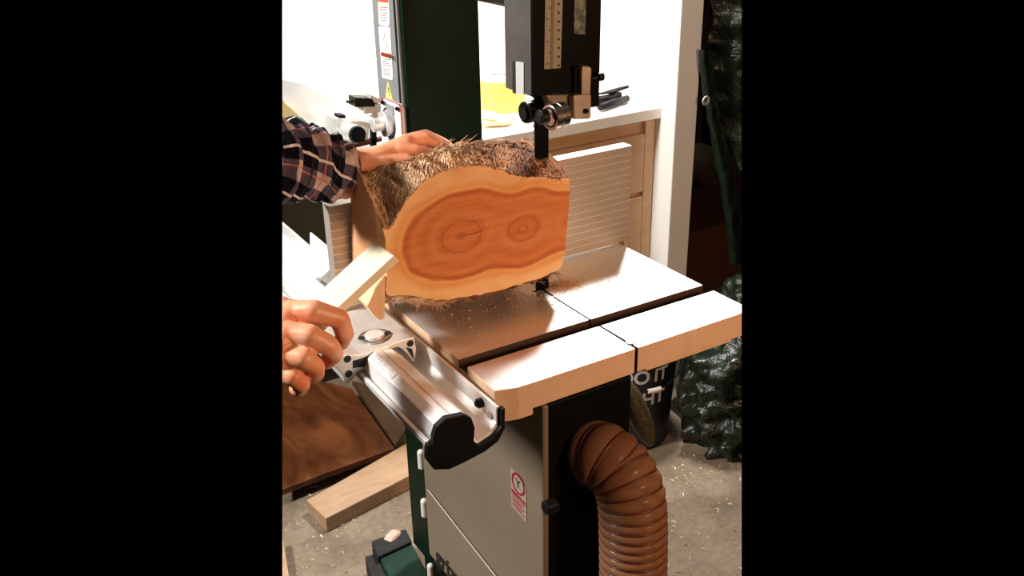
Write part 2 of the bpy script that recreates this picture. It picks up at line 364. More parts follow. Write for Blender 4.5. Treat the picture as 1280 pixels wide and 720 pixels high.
Ym=.86
bm_=thing('benchtop_machine','small grey benchtop machine with a black-capped motor on the worktop','machine')
def WM(x,y,dy=0): return W(x,y,'y',Ym+dy)
MB().prism([WM(425,151),WM(452,151),WM(478,158),WM(478,166),WM(452,157),WM(431,157),WM(431,194),WM(425,194)],(0,.10,0)).build('frame',alul,bm_,bevel=.001)
a=WM(430,164,.02); b=WM(446,168,-.05)
mo=MB().cyl(a,b,.021,n=28).build('motor',alul,bm_,smooth='auto'); MB().cyl(b,b+(b-a).normalized()*.01,.0185,n=28).build('end_cap',blackp,mo,smooth='auto')
MB().prism([WM(427,180),WM(441,180),WM(441,190),WM(427,190)],(0,.05,0)).build('foot',blackp,bm_)
MB().prism([WM(424,144),WM(432,144),WM(432,148),WM(424,148)],(0,.03,0)).build('switch',blackp,bm_)
cbk=MB().prism([WM(444,122),WM(466,123),WM(470,134),WM(444,134)],(0,.04,0)).build('clamp_block',hexd,bm_,bevel=.001)
MB().cyl(WM(433,127,.02),WM(445,127,.02),.0035).build('clamp_rod',hexd,cbk)
MB().prism([WM(463,118),WM(480,125),WM(480,130),WM(462,127)],(0,.03,0)).build('arm',alul,bm_,bevel=.001)
MB().prism([WM(455,133),WM(476,130),WM(476,141),WM(455,143)],(0,.05,0)).build('table_block',mat('pinkish_cast',(.62,.52,.46),.5),bm_,bevel=.002)
MB().tube([WM(458,150,.02),WM(470,147,.02),WM(478,146,.0)],[.008,.013,.008],14).build('spindle',alul,bm_,smooth=True)
MB().prism([WM(451,155),WM(462,157),WM(462,176),WM(451,174)],(0,.03,0)).build('housing',whitep,bm_,bevel=.004)
MB().prism([WM(464,160),WM(471,160),WM(471,184),WM(465,184)],(0,.012,0)).build('post',hexd,bm_)
MB().prism([WM(440,181),WM(480,172),WM(480,176),WM(440,186)],(0,.02,0)).build('drive_belt',mat('brown_belt',(.12,.03,.02),.6),bm_)
MB().prism([WM(425,188),WM(500,183),WM(500,190),WM(425,196)],(0,.16,0)).build('base',alul,bm_,bevel=.002)

# ================================================================== BANDSAW
saw=thing('bandsaw','large dark green floor bandsaw with cream door, black blade guard and steel table','bandsaw')
CX=-.018
col=MB().box((CX,.32,.12),(.132,.44,2.0)).build('column',green,saw,bevel=.003)
reflgrey=nmat('painted_reflection_grey',[(.3,(.20,.21,.21)),(.7,(.25,.26,.26))],nscale=5,rough=.35)  # grey paints the white wall's reflection onto the dark green column side
sd=MB().box((CX-.003,.352,.95),(CX+.0,.438,2.0)).build('door_panel',reflgrey,saw,bevel=.001)
MB().box((CX-.005,.344,.95),(CX+.0,.3475,2.0)).box((CX-.005,.330,.95),(CX+.0,.335,2.0)).build('edge_trim',reflgrey,saw)
# labels on the grey side (plane x = CX-.0032)
XL=CX-.0034
def WL(x,y): return W(x,y,'x',XL)
def decal(name,pts,m_,parent,off=0.,th=.0006):
    return MB().prism([V((XL-off,p.y,p.z)) for p in (WL(*q) for q in pts)],(-th,0,0)).build(name,m_,parent)
l1=decal('warning_label',[(472,-20),(485.5,-20),(487.5,29),(486,33),(475.5,31.5),(474,29)],paper,sd)
decal('label_band',[(472.5,-6),(485.5,-5),(486,3.5),(473,2)],red,l1,.0007)
for i,yq in enumerate((9,12,16,19,22,25)): decal('text_line',[(475.5,yq-1),(485-(i%2)*2,yq),(485-(i%2)*2,yq+1.2),(475.5,yq+.2)],inkg if i>1 else red,l1,.0007)
l2=decal('warning_label',[(473.5,34),(475,33),(486.5,34),(488,36),(491.5,97),(490.5,100),(479,97.5),(478,95)],paper,sd)
decal('label_band',[(476.7,65.5),(489.5,67),(489.9,72),(477.2,70)],red,l2,.0007)
text('label_word','WARNING',.0115,V((XL-.0016,WL(477.6,70).y-.001,WL(477.6,69.5).z)),(0,-1,0),(0,0,1),ink,l2,.0002)
for i,yq in enumerate((74,76.5,79,81.5,86,88.5,91,93.5)): decal('text_line',[(478.6+i*.1,yq-1),(489-(i%3),yq),(489-(i%3),yq+1),(478.6+i*.1,yq+.1)],inkg,l2,.0007)
MB().tube([V((XL-.0010,WL(x,y).y,WL(x,y).z)) for x,y in [(482,40),(480,50),(484,58),(481,62),(487,63),(484,52)]],.0006,6).build('blade_pictogram',inkg,l2)
tr_=decal('hazard_triangle',[(485,101),(491.3,124.5),(482.3,121)],yellow,sd)
MB().tube([V((XL-.001,WL(486,109).y,WL(486,109).z)),V((XL-.001,WL(487,116).y,WL(487,116).z))],.0011,6).ball(V((XL-.001,WL(487.2,119).y,WL(487.2,119).z)),.0012,8).build('exclamation_mark',ink,tr_)
# black lever peeking behind
MB().tube([V((.02,.462,1.135)),V((.02,.464,1.155)),V((.015,.465,1.20))],[.009,.011,.009],12).build('tension_lever',blackp,saw,smooth=True)
# switch plate with red edge and handwheel on the column side
XP=CX-.02
def WP(x,y,d=0): return W(x,y,'x',XP-d)
plate=MB().prism([WP(x,y) for x,y in [(476,127),(479,122),(499,131),(501,137),(504,190),(478,196)]],(.006,0,0)).build('tracking_plate',mat('plate_grey',(.72,.68,.68),.4),saw)
MB().tube([WP(x,y,.001) for x,y in [(476,127),(479,122),(499,131),(501,137),(504,188)]],.0012,6).build('red_edge',mat('plate_red',(.55,.12,.10),.5),plate)
MB().prism([WP(x,y,.0005) for x,y in [(483,129),(492,133),(493,144),(484,141)]],(-.001,0,0)).build('window',inkg,plate)
MB().prism([WP(x,y,.0005) for x,y in [(486,168),(493,172),(492,180),(486,182)]],(-.001,0,0)).build('slot',inkg,plate)
for q in ((478,128),(496,136)): MB().cyl(WP(*q),WP(*q,.006),.0035,n=12).build('bolt',hexd,plate)
hc=WP(486,154); 
hw=MB().cyl(hc,hc-V((.012,0,0)),.023,n=30).cyl(hc-V((.012,0,0)),hc-V((.032,0,0)),.012,n=24).build('tracking_knob',alul,saw,smooth='auto',bevel=.001)
hk=MB()
for k in range(24):
    a0=2*math.pi*k/24; a1=2*math.pi*(k+1)/24; hk.tube([hc+V((.002,.027*math.cos(a),.027*math.sin(a))) for a in (a0,a1)],.003,8)
hk.build('knob_rim',blackp,hw,smooth=True)
# upper arm
MB().tube([V((.03,.30,1.405)),V((.03,.12,1.405)),V((.03,-.06,1.405))],[.040,.042,.042],8,up=(0,.01,1)).build('guide_post_arm',nmat('housing_dark',[(.3,(.01,.01,.006)),(.7,(.02,.018,.012))],nscale=8),saw,bevel=.004)
MB().box((CX,-.16,1.46),(.132,.44,2.0)).build('upper_wheel_housing',green,saw,bevel=.004)

# lower cabinet
DX=-.045
MB().box((DX+.010,-.148,.12),(.13,.318,.80)).build('lower_cabinet',mat('cabinet_side_black',(.002,.003,.0025),.6,spec=.12),saw,bevel=.004)
up_=box((DX,-.150,.20),(DX+.012,.298,.80)).build('cabinet_door',cream,saw,bevel=.004)
sa=W(535,611,'x',DX-.001); sb=W(622,722,'x',DX-.001)
dn=(sb-sa).normalized()
MB().prism([sa,sb,sb+V((0,0,-.0035)),sa+V((0,0,-.0035))],(-.0012,0,0)).build('door_seam',mat('seam_light',(.70,.60,.46),.5),up_)
MB().prism([sa+V((0,0,.0025)),sb+V((0,0,.0025)),sb,sa],(-.0004,0,0)).build('seam_gap',mat('seam_dark',(.06,.035,.02),.7),up_)
for q in ((526,566),(530,627),(538,708)):
    p=W(q[0],q[1],'y',.306); hg=MB().cyl(p,p+V((0,0,-.036)),.0075,n=16).ball(p,.0078).build('hinge',mat('hinge_white',(.82,.78,.70),.4),up_,smooth='auto')
p=W(683,635,'x',DX); dk_=MB().cyl(p+V((.02,0,0)),p+V((-.004,0,0)),.013,n=6).build('door_knob',blackp,saw,bevel=.003)
# prohibition sticker
XD=DX-.0006
def WD(x,y): return W(x,y,'x',XD)
stk=MB().prism([WD(x,y) for x,y in [(638.5,583),(657.5,610),(658.5,654),(639.5,632)]],(-.0004,0,0)).build('warning_sticker',mat('sticker_pale',(.36,.28,.21),.5),up_)
c=WD(648.2,605); XE=XD-.0008
MB().ring([V((XE,c.y+.0205*math.cos(a),c.z+.0205*math.sin(a))) for a in [2*math.pi*k/30 for k in range(30)]],[V((XE,c.y+.0165*math.cos(a),c.z+.0165*math.sin(a))) for a in [2*math.pi*k/30 for k in range(30)]],(-.0003,0,0)).build('prohibition_ring',redd,stk)
MB().prism([V((XE,c.y+s*.0025+.012*t_,c.z-s*.0025*-1+.012*t_)) for s,t_ in ((-1,-1),(1,-1),(1,1),(-1,1))],(-.0003,0,0)).build('prohibition_bar',redd,stk)
text('pictogram','Y',.026,V((XE,c.y+.009,c.z-.009)),(0,-1,0),(0,0,1),ink,stk,.0002)
MB().prism([WD(x,y) for x,y in [(640,610),(657,629),(657.3,632),(640,613.5)]],(-.001,0,0)).build('sticker_bar',redd,stk)
for k in range(5):
    MB().prism([WD(x,y+k*3.2) for x,y in [(641,615.5),(656-(k%2)*3,633-(k%2)*3),(656-(k%2)*3,634.1-(k%2)*3),(641,616.6)]],(-.001,0,0)).build('text_line',redd,stk)
ta=WD(545,699); tb=WD(600,768)
text('maker_name','grizzly',.058,V((XD-.0006,.262,ta.z-.002)),(0,-1,0),(0,0,1),ink,up_,.0004,offset=.0012)
# dust port & handwheel & trunnion below the table
MB().box((-.06,-.12,.80),(.12,.14,.905)).build('trunnion',blackm,saw,bevel=.006)

# table -------------------------------------------------------------
ZT=.96; T0=.922; TX=.216
Y0,Y1,Y2,YB=-.3112,-.2294,-.2054,.121
c1=W(618,489,'z',ZT); c2=W(649,485,'z',ZT)
tb=MB()
def slab(pts,z0,z1):
    tb.prism([V((x,y,z0)) for x,y in pts],(0,0,z1-z0))
g=.0012
cl=[(-TX,Y1),(-TX,c1.y),(c2.x,Y0),(-g-.0005,Y0),(-g-.0005,Y1)]
slab([(-TX,Y1),(c1.x,c1.y),(c2.x,Y0),(-g,Y0),(-g,Y1)],T0+.0,ZT)
slab([(.0035,Y0),(TX,Y0),(TX,Y1),(.0015,Y1)],T0,ZT)
slab([(-TX,Y2),(-g,Y2),(-g,.0),(-.03,.0),(-.03,.04),(-TX,.04)],T0,ZT)
slab([(g,Y2),(TX,Y2),(TX,.04),(.03,.04),(.03,0),(g,0)],T0,ZT)
slab([(-TX,.04),(TX,.04),(TX,YB),(-TX,YB)],T0,ZT)
slab([(-TX+.001,Y1-.004),(TX-.001,Y1-.004),(TX-.001,Y2+.004),(-TX+.001,Y2+.004)],T0+.001,ZT-.013)
# ribs / thicker bosses beneath
slab([(-TX,Y1),(c1.x+.001,c1.y+.001),(c2.x+.001,Y0+.001),(c2.x+.022,Y0+.001),(-.15,Y0+.05),(-.15,.1),(-TX,.1)],T0-.010,T0+.001)
slab([(.02,Y0+.001),(.18,Y0+.001),(.18,Y0+.015),(.02,Y0+.015)],T0-.004,T0+.001)
top=tb.build('table',[castp,ttop,mat('slot_wall_shade',(.10,.06,.04),.5,.6)],saw,bevel=.0008)  # slot and slit walls: their shade is put into a dark colour
for p in top.data.polygons:
    c_=p.center
    if p.normal.z>.9 and c_.z>ZT-.002: p.material_index=1
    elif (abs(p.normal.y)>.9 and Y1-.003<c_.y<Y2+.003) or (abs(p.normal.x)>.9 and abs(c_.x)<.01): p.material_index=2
MB().box((-TX+.002,Y1+.001,ZT-.0128),(TX-.002,Y2-.001,ZT-.012)).build('miter_slot_floor',mat('slot_floor_dark',(.06,.04,.03),.5,.6),saw)  # slot floor in a darker tone than the table top
ip=[]
ti=MB(); cc=V((0,-.08,ZT+.0004))
ti.cyl(cc-V((0,0,.002)),cc+V((0,0,.0001)),.033,n=40)
tins=ti.build('throat_insert',ttop,saw)
MB().box((-.016,-.083,ZT+.0008),(.03,-.078,ZT+.0012)).box((-.002,-.11,ZT+.0008),(.002,-.05,ZT+.0012)).build('blade_slot',ink,tins)
q=W(791,431,'z',ZT); tp=MB().cyl(V((.003,Y0+.017,ZT-.01)),V((.003,Y0+.017,ZT+.002)),.006,n=16); tp.build('table_pin',steeld,saw,smooth='auto')

# blade
bl=MB().box((-.012,-.0806,.80),(.0125,-.0794,1.42)); bl.build('blade',blackm,saw)
# teeth
tt=MB()
z=.80
while z<1.42: tt.add([(-.012,-.0806,z),(-.012,-.0794,z),(-.012,-.0794,z+.006),(-.012,-.0806,z+.006),(-.0155,-.08,z+.001)],[(0,1,4),(1,2,4),(2,3,4),(3,0,4)]); z+=.0085
tt.build('blade_teeth',steeld,saw)

# blade guard
GY=-.125
ga=W(664,121,'y',GY); gx0=ga.x; gz0=ga.z
gl=W(632,117,'x',gx0); gy1=gl.y
gr=W(750,60,'y',GY).x
gd=MB().box((gx0,GY,gz0),(gx0+.004,gy1,1.62))
guard=gd.build('blade_guard',guardm,saw,bevel=.001)
w_=[W(x,y,'x',gx0-.0005) for x,y in [(641,76),(644.5,76.5),(645,117),(641,116)]]
MB().prism(w_,(-.0006,0,0)).build('guard_slot',ink,guard)
w_=[W(x,y,'x',gx0-.0005) for x,y in [(645,76.5),(655,78),(655,119),(645.5,117.5)]]
MB().prism(w_,(-.0006,0,0)).build('guard_window',mat('window_light',(.5,.5,.48),.4),guard)
MB().box((gx0+.001,GY-.003,gz0),(gr-.028,GY+.001,1.62)).build('guard_front',blackm,guard)
# right hand black post, a little lower
pr=W(748,130,'y',GY+.01)
MB().box((gr-.045,GY-.001,W(745,133,'y',GY).z),(gr,GY+.05,1.62)).build('guide_post',blackm,saw,bevel=.001)
def WG(x,y,d=.0034): return W(x,y,'y',GY-d)
scl=MB().prism([WG(x,y) for x,y in [(681.5,-15),(703.5,-15),(700.5,85),(680,86.5)]],(0,-.0006,0)).build('depth_scale',tan,guard)
MB().prism([WG(x,y,.0042) for x,y in [(690,-15),(693.5,-15),(691,86),(688,86)]],(0,-.0004,0)).build('scale_groove',mat('groove_olive',(.16,.12,.06),.6),scl)
for k in range(9):
    y=82-k*11; MB().prism([WG(x,yy,.0042) for x,yy in [(697.2,y-1.6),(699.6,y-1.6),(699.6,y+1.4),(697.2,y+1.4)]],(0,-.0004,0)).build('scale_mark',ink,scl)
for k in range(7):
    y=80-k*14; MB().prism([WG(x,yy,.0042) for x,yy in [(683-(k%2)*-3,y-.7),(685.5+(k%2)*3,y-.7),(685.5+(k%2)*3,y+.6),(683-(k%2)*-3,y+.6)]],(0,-.0004,0)).build('scale_mark',ink,scl)
MB().prism([WG(x,y,.0034) for x,y in [(718,-15),(732.5,-15),(731,43),(717,42)]],(0,-.001,0)).build('rating_plate',nmat('worn_plate',[(.4,(.02,.025,.015)),(.55,(.15,.16,.13))],nscale=90,rough=.5),saw)

# upper guide bracket & bearings
GB=-.145
def WB(x,y,d=0): return W(x,y,'y',GB-d)
br=MB().prism([WB(x,y) for x,y in [(717,121),(719,119),(737,117.5),(739.5,119),(739,146),(737,149),(717.5,149.5)]],(0,.03,0)).build('guide_bracket',steeld,saw,bevel=.0015)
MB().prism([WB(x,y,-.004) for x,y in [(727.5,84),(730,82.5),(737.5,83),(740,86),(738,122),(727,122)]],(0,.02,0)).build('bracket_upright',steeld,br,bevel=.0015)
MB().prism([WB(x,y,-.012) for x,y in [(717,83),(728,83),(727,122),(718,122)]],(0,.02,0)).build('bracket_cheek',blackm,br,bevel=.001)
MB().prism([WB(x,y,-.012) for x,y in [(683,119),(718,118),(719,148),(692,140)]],(0,.018,0)).build('bracket_arm',nmat('arm_bronze',[(.3,(.13,.10,.07)),(.7,(.20,.16,.12))],nscale=40,metal=.6,rough=.45),br,bevel=.0015)
MB().cyl(WB(733,139,.0),WB(733,139,.004),.0035,n=12).build('bolt',hexd,br)
a=WB(738,98,-.01); b=WB(752,96,-.01); kn=MB().cyl(a,b,.003,n=12).cyl(WB(747,96.5,-.01),WB(753,95.5,-.01),.006,n=14).build('thumb_screw',blackp,saw,smooth='auto')
def bearing(pc, axis, r, L, m_, nm='guide_bearing'):
    ax=V(axis).normalized(); b0=V(pc)
    q=MB().cyl(b0,b0+ax*L*.47,r,n=32).cyl(b0+ax*L*.53,b0+ax*L,r,n=32).cyl(b0+ax*L*.4,b0+ax*L*.6,r*.94,n=24).build(nm,m_,saw,smooth='auto',bevel=.0008)
    MB().ring([b0+V((0,0,0))-ax*.0006+p_*r*.78 for p_ in circ(ax)],[b0-ax*.0006+p_*r*.66 for p_ in circ(ax)],ax*.0004).build('bearing_race',blackm,q)
    return q
def circ(ax,n=28):
    u=ax.cross(V((0,0,1))).normalized(); w=ax.cross(u); return [u*math.cos(2*math.pi*k/n)+w*math.sin(2*math.pi*k/n) for k in range(n)]
axb=V((1,.0,.0))
p=W(687,147,'y',-.155); q=bearing(p,(1,0.1,0.02),.0175,.024,steel)
p2=W(674,147,'y',-.16); MB().cyl(p2,p2+V((.012,.001,0)),.010,n=20).cyl(p2-V((.001,0,0)),p2+V((.004,0,0)),.0065,n=20).build('bearing_nut',hexd,q,smooth='auto',bevel=.001)
p3=W(656,141,'y',-.09); q=bearing(p3,(1,.1,.02),.0155,.020,mat('dark_bearing',(.02,.018,.016),.3,.7),'side_bearing')
MB().cyl(p3-V((.004,0,0)),p3+V((.0005,0,0)),.0095,n=20).build('bearing_nut',hexd,q,smooth='auto')

# handwheel / cover below table
hwc=W(797,514,'y',.02)
axd=V((.75,-.45,.25)).normalized()
e1=W(780,474,'y',.02); e2=W(814,556,'y',.02); mid=(e1+e2)/2; L=(e1-e2).length/2; e=(e1-e2).normalized()
sidev=ray(797,514).cross(e).normalized(); dep=e.cross(sidev).normalized()
hm=MB(); nn=28
hm.ball((0,0,0),1,28)
hm.v=[mid+e*(p.z*L)+sidev*(p.x*.022)+dep*(p.y*.03) for p in hm.v]
hm.build('tilt_handwheel',nmat('mottled_cast',[(.3,(.02,.017,.008)),(.7,(.10,.09,.05))],nscale=160,rough=.55,bst=.4),saw,smooth=True)
MB().cyl(mid,V((.13,.05,.62)),.012,n=12).build('handwheel_shaft',blackm,saw)

# rail --------------------------------------------------------------
RY0,RY1=-.333,.47
def RX(x,y): return V((x,RY0,y))
rail=MB()
# channel: left lip, floor, slope, fin (cross-section in x,z)
prof=[(-.331,.943),(-.326,.944),(-.325,.925),(-.262,.919),(-.243,.925),(-.234,.936),(-.234,.958),(-.230,.958),(-.229,.931),(-.240,.918),(-.262,.911),(-.30,.914),(-.331,.936)]
rail.prism([RX(*q) for q in prof],(0,RY1-RY0,0)); rl=rail.build('front_rail',alu,saw,bevel=.0005)
tp=[(-.322,.930),(-.3225,.948),(-.318,.962),(-.306,.969),(-.282,.966),(-.273,.958),(-.270,.942),(-.270,.928)]
MB().prism([RX(*q) for q in tp],(0,RY1-RY0-.1,0)).build('rail_tube',alu,saw,bevel=.001)
# scale line on the tube
MB().box((-.2965,RY0+.001,.9684),(-.296,RY0+.42,.9688)).build('scale_line',inkg,rl)
capo=[(-.331,.943),(-.333,.935),(-.334,.922),(-.325,.905),(-.305,.898),(-.285,.9),(-.255,.905),(-.236,.913),(-.226,.928),(-.225,.957),(-.230,.957),(-.2305,.932),(-.241,.922),(-.262,.915),(-.27,.926),(-.268,.944),(-.272,.959),(-.282,.9675),(-.306,.9705),(-.319,.963),(-.324,.950),(-.325,.941)]
MB().prism([V((x,RY0-.007,z)) for x,z in capo],(0,.0085,0)).build('rail_end_cap',blackp,rl,bevel=.001)
MB().ball(V((-.297,RY0-.0072,.945)),.0016,8).build('cap_screw',hexd,rl)
p=V((-.234,-.298,.947)); MB().cyl(p,p-V((.006,0,0)),.0065,n=16).cyl(p-V((.006,0,0)),p-V((.009,0,0)),.0045,n=6).build('rail_bolt',hexd,saw,smooth='auto')
MB().cyl(V((-.2345,-.318,.938)),V((-.2355,-.318,.938)),.006,n=16).build('rail_hole',mat('hole_shadow',(.5,.42,.34),.5),rl)

# ================================================================== FENCE
fe=thing('rip_fence','tall aluminium fence with grooved face standing on the table behind the log','fence')
FX0,FX1,FZ0,FZ1=-.300,.231,.964,1.131
fp=[V((FX0,.022,FZ0)),V((FX0,.022,FZ1)),V((FX0,0,FZ1))]
zz=FZ1; N=14; h=(FZ1-FZ0)/N
for k in range(N):
    z1=FZ1-k*h
    if k: fp+=[V((FX0,0,z1-.0012))]
    fp+=[V((FX0,0,z1-h+.0012)),V((FX0,.0016,z1-h+.0008)),V((FX0,.0016,z1-h-.0008))]
fp=fp[:-2]+[V((FX0,0,FZ0))]
fg=MB().prism(fp,(FX1-FX0,0,0)).build('face_plate',nmat('anodised_face',[(.3,(.50,.44,.38)),(.7,(.58,.51,.45))],nscale=8,rough=.4,metal=.5),fe)
gm=mat('lit_edge_pale',(.85,.78,.70),.35,.5)  # pale strips paint the light caught on groove and top edges
gb=MB()
for k in range(1,N): z1=FZ1-k*h; gb.box((FX0,-.0004,z1-.0009),(FX1,.0008,z1+.0009))
gb.box((FX0,-.0003,FZ1-.0002),(FX1,.022,FZ1+.0006))
gb.build('lit_edge_strips',gm,fe)
# carriage: extruded casting riding on the rail tube
CY0=-.137
def WC(x,y): return W(x,y,'y',CY0)
outer=[(428.5,444),(451,443.5),(467,438),(485,432),(503,425.5),(518,421),(520.5,438),(519,452),(516,453),(510,443),(503,436.5),(497,434),(478,437.5),(468,443),(461,456),(458,462),(449,463),(441,474),(436,479),(431,478),(429,470),(423,462),(416,456.5),(421,452)]
cr_=MB().prism([WC(*q) for q in outer],(0,.13,0)).build('carriage',alul,fe,bevel=.0008)
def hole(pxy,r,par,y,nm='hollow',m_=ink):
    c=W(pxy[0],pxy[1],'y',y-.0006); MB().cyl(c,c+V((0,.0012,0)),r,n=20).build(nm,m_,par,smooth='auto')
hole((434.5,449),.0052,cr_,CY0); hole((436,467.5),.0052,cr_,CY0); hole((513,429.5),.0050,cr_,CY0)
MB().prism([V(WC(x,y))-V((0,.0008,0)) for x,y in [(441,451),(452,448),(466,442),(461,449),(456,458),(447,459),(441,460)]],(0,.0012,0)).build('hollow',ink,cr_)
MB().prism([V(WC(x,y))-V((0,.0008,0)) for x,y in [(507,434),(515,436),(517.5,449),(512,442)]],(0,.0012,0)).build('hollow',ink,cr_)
# lock dial in the top
ctop=W(468.5,421.5,'z',W(470,437,'y',CY0).z+.001)
zt=ctop.z+.0015
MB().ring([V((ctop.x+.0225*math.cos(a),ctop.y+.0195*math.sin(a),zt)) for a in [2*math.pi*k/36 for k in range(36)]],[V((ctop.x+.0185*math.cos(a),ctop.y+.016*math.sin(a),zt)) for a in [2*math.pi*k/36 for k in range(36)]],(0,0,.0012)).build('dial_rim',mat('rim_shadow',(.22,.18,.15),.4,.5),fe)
ld=MB().cyl(V((ctop.x,ctop.y,zt-.001)),V((ctop.x,ctop.y,zt+.004)),.0135,n=36).build('lock_dial',alu,fe,smooth='auto',bevel=.001)
for sx in (-1,1): MB().cyl(V((ctop.x+sx*.0185,ctop.y-.003*sx,zt)),V((ctop.x+sx*.0185,ctop.y-.003*sx,zt+.002)),.0045,n=14).build('dial_screw',ink,ld)
# printed scale strip on tube near the carriage
zs=.9688; 
tape=MB().prism([V((-.3165,-.21,.9636)),V((-.3065,-.21,.9694)),V((-.3065,-.14,.9694)),V((-.3165,-.14,.9636))],(-.0002,0,.0004)).build('scale_tape',paper,saw)
tick=MB()
for k in range(12):
    for a_,b_ in ((.15,.35),(.6,.85)):
        if (k*7+int(a_*10))%3==0: continue
        p=V((-.3165,0,.9636)).lerp(V((-.3065,0,.9694)),a_); q=V((-.3165,0,.9636)).lerp(V((-.3065,0,.9694)),b_); y=-.205+k*.0055
        tick.prism([p+V((0,y,.0004)),q+V((0,y,.0004)),q+V((0,y+.0008,.0004)),p+V((0,y+.0008,.0004))],(-.0001,0,.0003))
tick.build('scale_ticks',inkg,tape)
# far aluminium extrusion lying on the rail
ex=MB(); YE=.15
endp=[(364,355),(369,352.5),(384,349),(401,346.5),(401,352),(388,358),(377,365),(371,364.5)]
A=[W(x,y,'y',YE) for x,y in endp]
ex.prism(A,(0,.16,0))
fe_=W(416,333,'y',YE+.005); 
fin=MB().prism([W(x,y,'y',YE) for x,y in [(401,347),(416,333),(416,314),(418,314),(418,334),(402,351)]],(0,.10,0))
e2_=ex.build('rail_extrusion',whitep,fe,bevel=.0008); fin.build('extrusion_fin',whitep,fe)
hole((374,354.5),.0045,e2_,YE); hole((379,361),.0045,e2_,YE)

# ================================================================== LOG
log=thing('log','cut log with bark and orange end grain, being sawn on the bandsaw table','log')
YF,YBK=-.115,-.008
front=[(478,283),(482,300),(484,330),(483,352),(482,363),(486,365.5),(500,364),(515,364.5),(530,368),(545,370),(560,370),(580,367),(600,364),(625,358),(650,351),(670,345),(690,337),(703,330),(706,315),(708,290),(711,262),(712,235),(711,222),(700,224),(688,222),(672,221),(655,221),(640,217),(625,211),(605,207),(585,206),(565,210),(548,216),(535,223),(522,233),(512,244),(503,256),(497,268),(490,281),(484,287)]
def dens(pts,n):
    out=[]
    for i in range(len(pts)):
        a=V(pts[i]+(0,)); b=V(pts[(i+1)%len(pts)]+(0,))
        for k in range(n): q=a.lerp(b,k/n); out.append((q.x,q.y))
    return out
DN=3
fr=[W(x,y,'y',YF) for x,y in dens(front,DN)]
nF=len(fr)
cen=sum(fr,V())/nF
def idx(i): return i*DN
# back outline in (x,z): map same vertex count
back=[]
bk_px={0:(437,196),1:(438,230),2:(439,270),3:(439,300),4:(440,330)}
zb=[None]*len(front)
for i in range(len(front)):
    p=W(*front[i],'y',YF)
    if i<=4: q=W(*bk_px[i],'y',YBK); q=V((q.x,YBK,q.z))
    elif i<=17: q=V((p.x,YBK,p.z-.006-.022*math.sin(math.pi*min(1,max(0,(i-4)/11)))))
    elif i<=22: q=V((p.x+.004,YBK,p.z+.004*(i-17)))
    else: 
        t=(i-22)/(len(front)-22); q=V((p.x,YBK,0))
        top=W(0,0,'y',YBK)
        q.z=1.197+.004*math.sin(t*9)
        if i<25: q.z=1.170+.012*(i-22)
    zb[i]=q
# make the top of the back follow a gentle crown from right end to left end
rx=zb[22].x; lx=zb[0].x
for i in range(23,len(front)):
    t=(i-22)/(len(front)-22); x=rx+(lx-rx)*t
    zb[i]=V((x,YBK,1.176+.011*math.sin(min(1,t*1.8)*math.pi/2)-.030*max(0,t-.5)))
bkp=[]
for i in range(len(zb)):
    a=zb[i]; b=zb[(i+1)%len(zb)]
    for k in range(DN): bkp.append(a.lerp(b,k/DN))
NS=26
def isb(i):   # bark arcs: bottom and top
    k=i/DN; return (4.3<k<17) or (k>22.2)
rings=[]
for s in range(NS+1):
    t=s/NS; row=[]
    for i in range(nF):
        p=fr[i].lerp(bkp[i],t)
        if isb(i):
            k=i/DN; out=V((p.x-cen.x,0,p.z-cen.z)).normalized()
            if k>22.2:
                bul=.010*math.sin(math.pi*min(1,t*1.0))
                out=V((out.x*.3,0,abs(out.z)+.3)).normalized()
            else: bul=.020*math.sin(math.pi*min(1,.1+t)); out=V((0,0,-1))
            edge=min(1,t*8)
            n1=noise.noise(V((p.x*75,p.y*9,p.z*75)))+.5*noise.noise(V((p.x*180,p.y*22,p.z*180)))
            p=p+out*(bul*.8+(.003+.0065*n1)*(.25+.75*edge))
            if p.z<.9655: p.z=.9655
        row.append(p)
    rings.append(row)
wd=MB(); bk=MB(); sl=MB()
# side skins, split by material
def skin_part(mb, sel):
    vs=[p for r_ in rings for p in r_]; fs=[]
    for s in range(NS):
        for i in range(nF):
            j=(i+1)%nF
            if sel(i): fs.append((s*nF+i,s*nF+j,(s+1)*nF+j,(s+1)*nF+i))
    mb.add(vs,fs)
skin_part(bk,lambda i:isb(i) or isb((i+1)%nF)); skin_part(sl,lambda i:not(isb(i) or isb((i+1)%nF)) and i/DN<10); sl2=MB(); skin_part(sl2,lambda i:not(isb(i) or isb((i+1)%nF)) and i/DN>=10)
def clean(o):
    bm=bmesh.new(); bm.from_mesh(o.data)
    bmesh.ops.delete(bm,geom=[v for v in bm.verts if not v.link_faces],context='VERTS'); bm.to_mesh(o.data); bm.free(); return o
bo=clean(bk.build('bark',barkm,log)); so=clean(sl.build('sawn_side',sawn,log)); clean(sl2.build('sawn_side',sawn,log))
sol=bo.modifiers.new('s','SOLIDIFY'); sol.thickness=.003; sol.offset=-1
# front face, slightly rough kerf edge
ff=MB(); ff.add([p for p in rings[0]],[tuple(range(nF))]); ff.add([p for p in rings[-1]],[tuple(range(nF))])
ff.add([p+V((0,.010,0)) for p in fr],[tuple(range(nF))])
fo=ff.build('end_grain_face',egr,log)
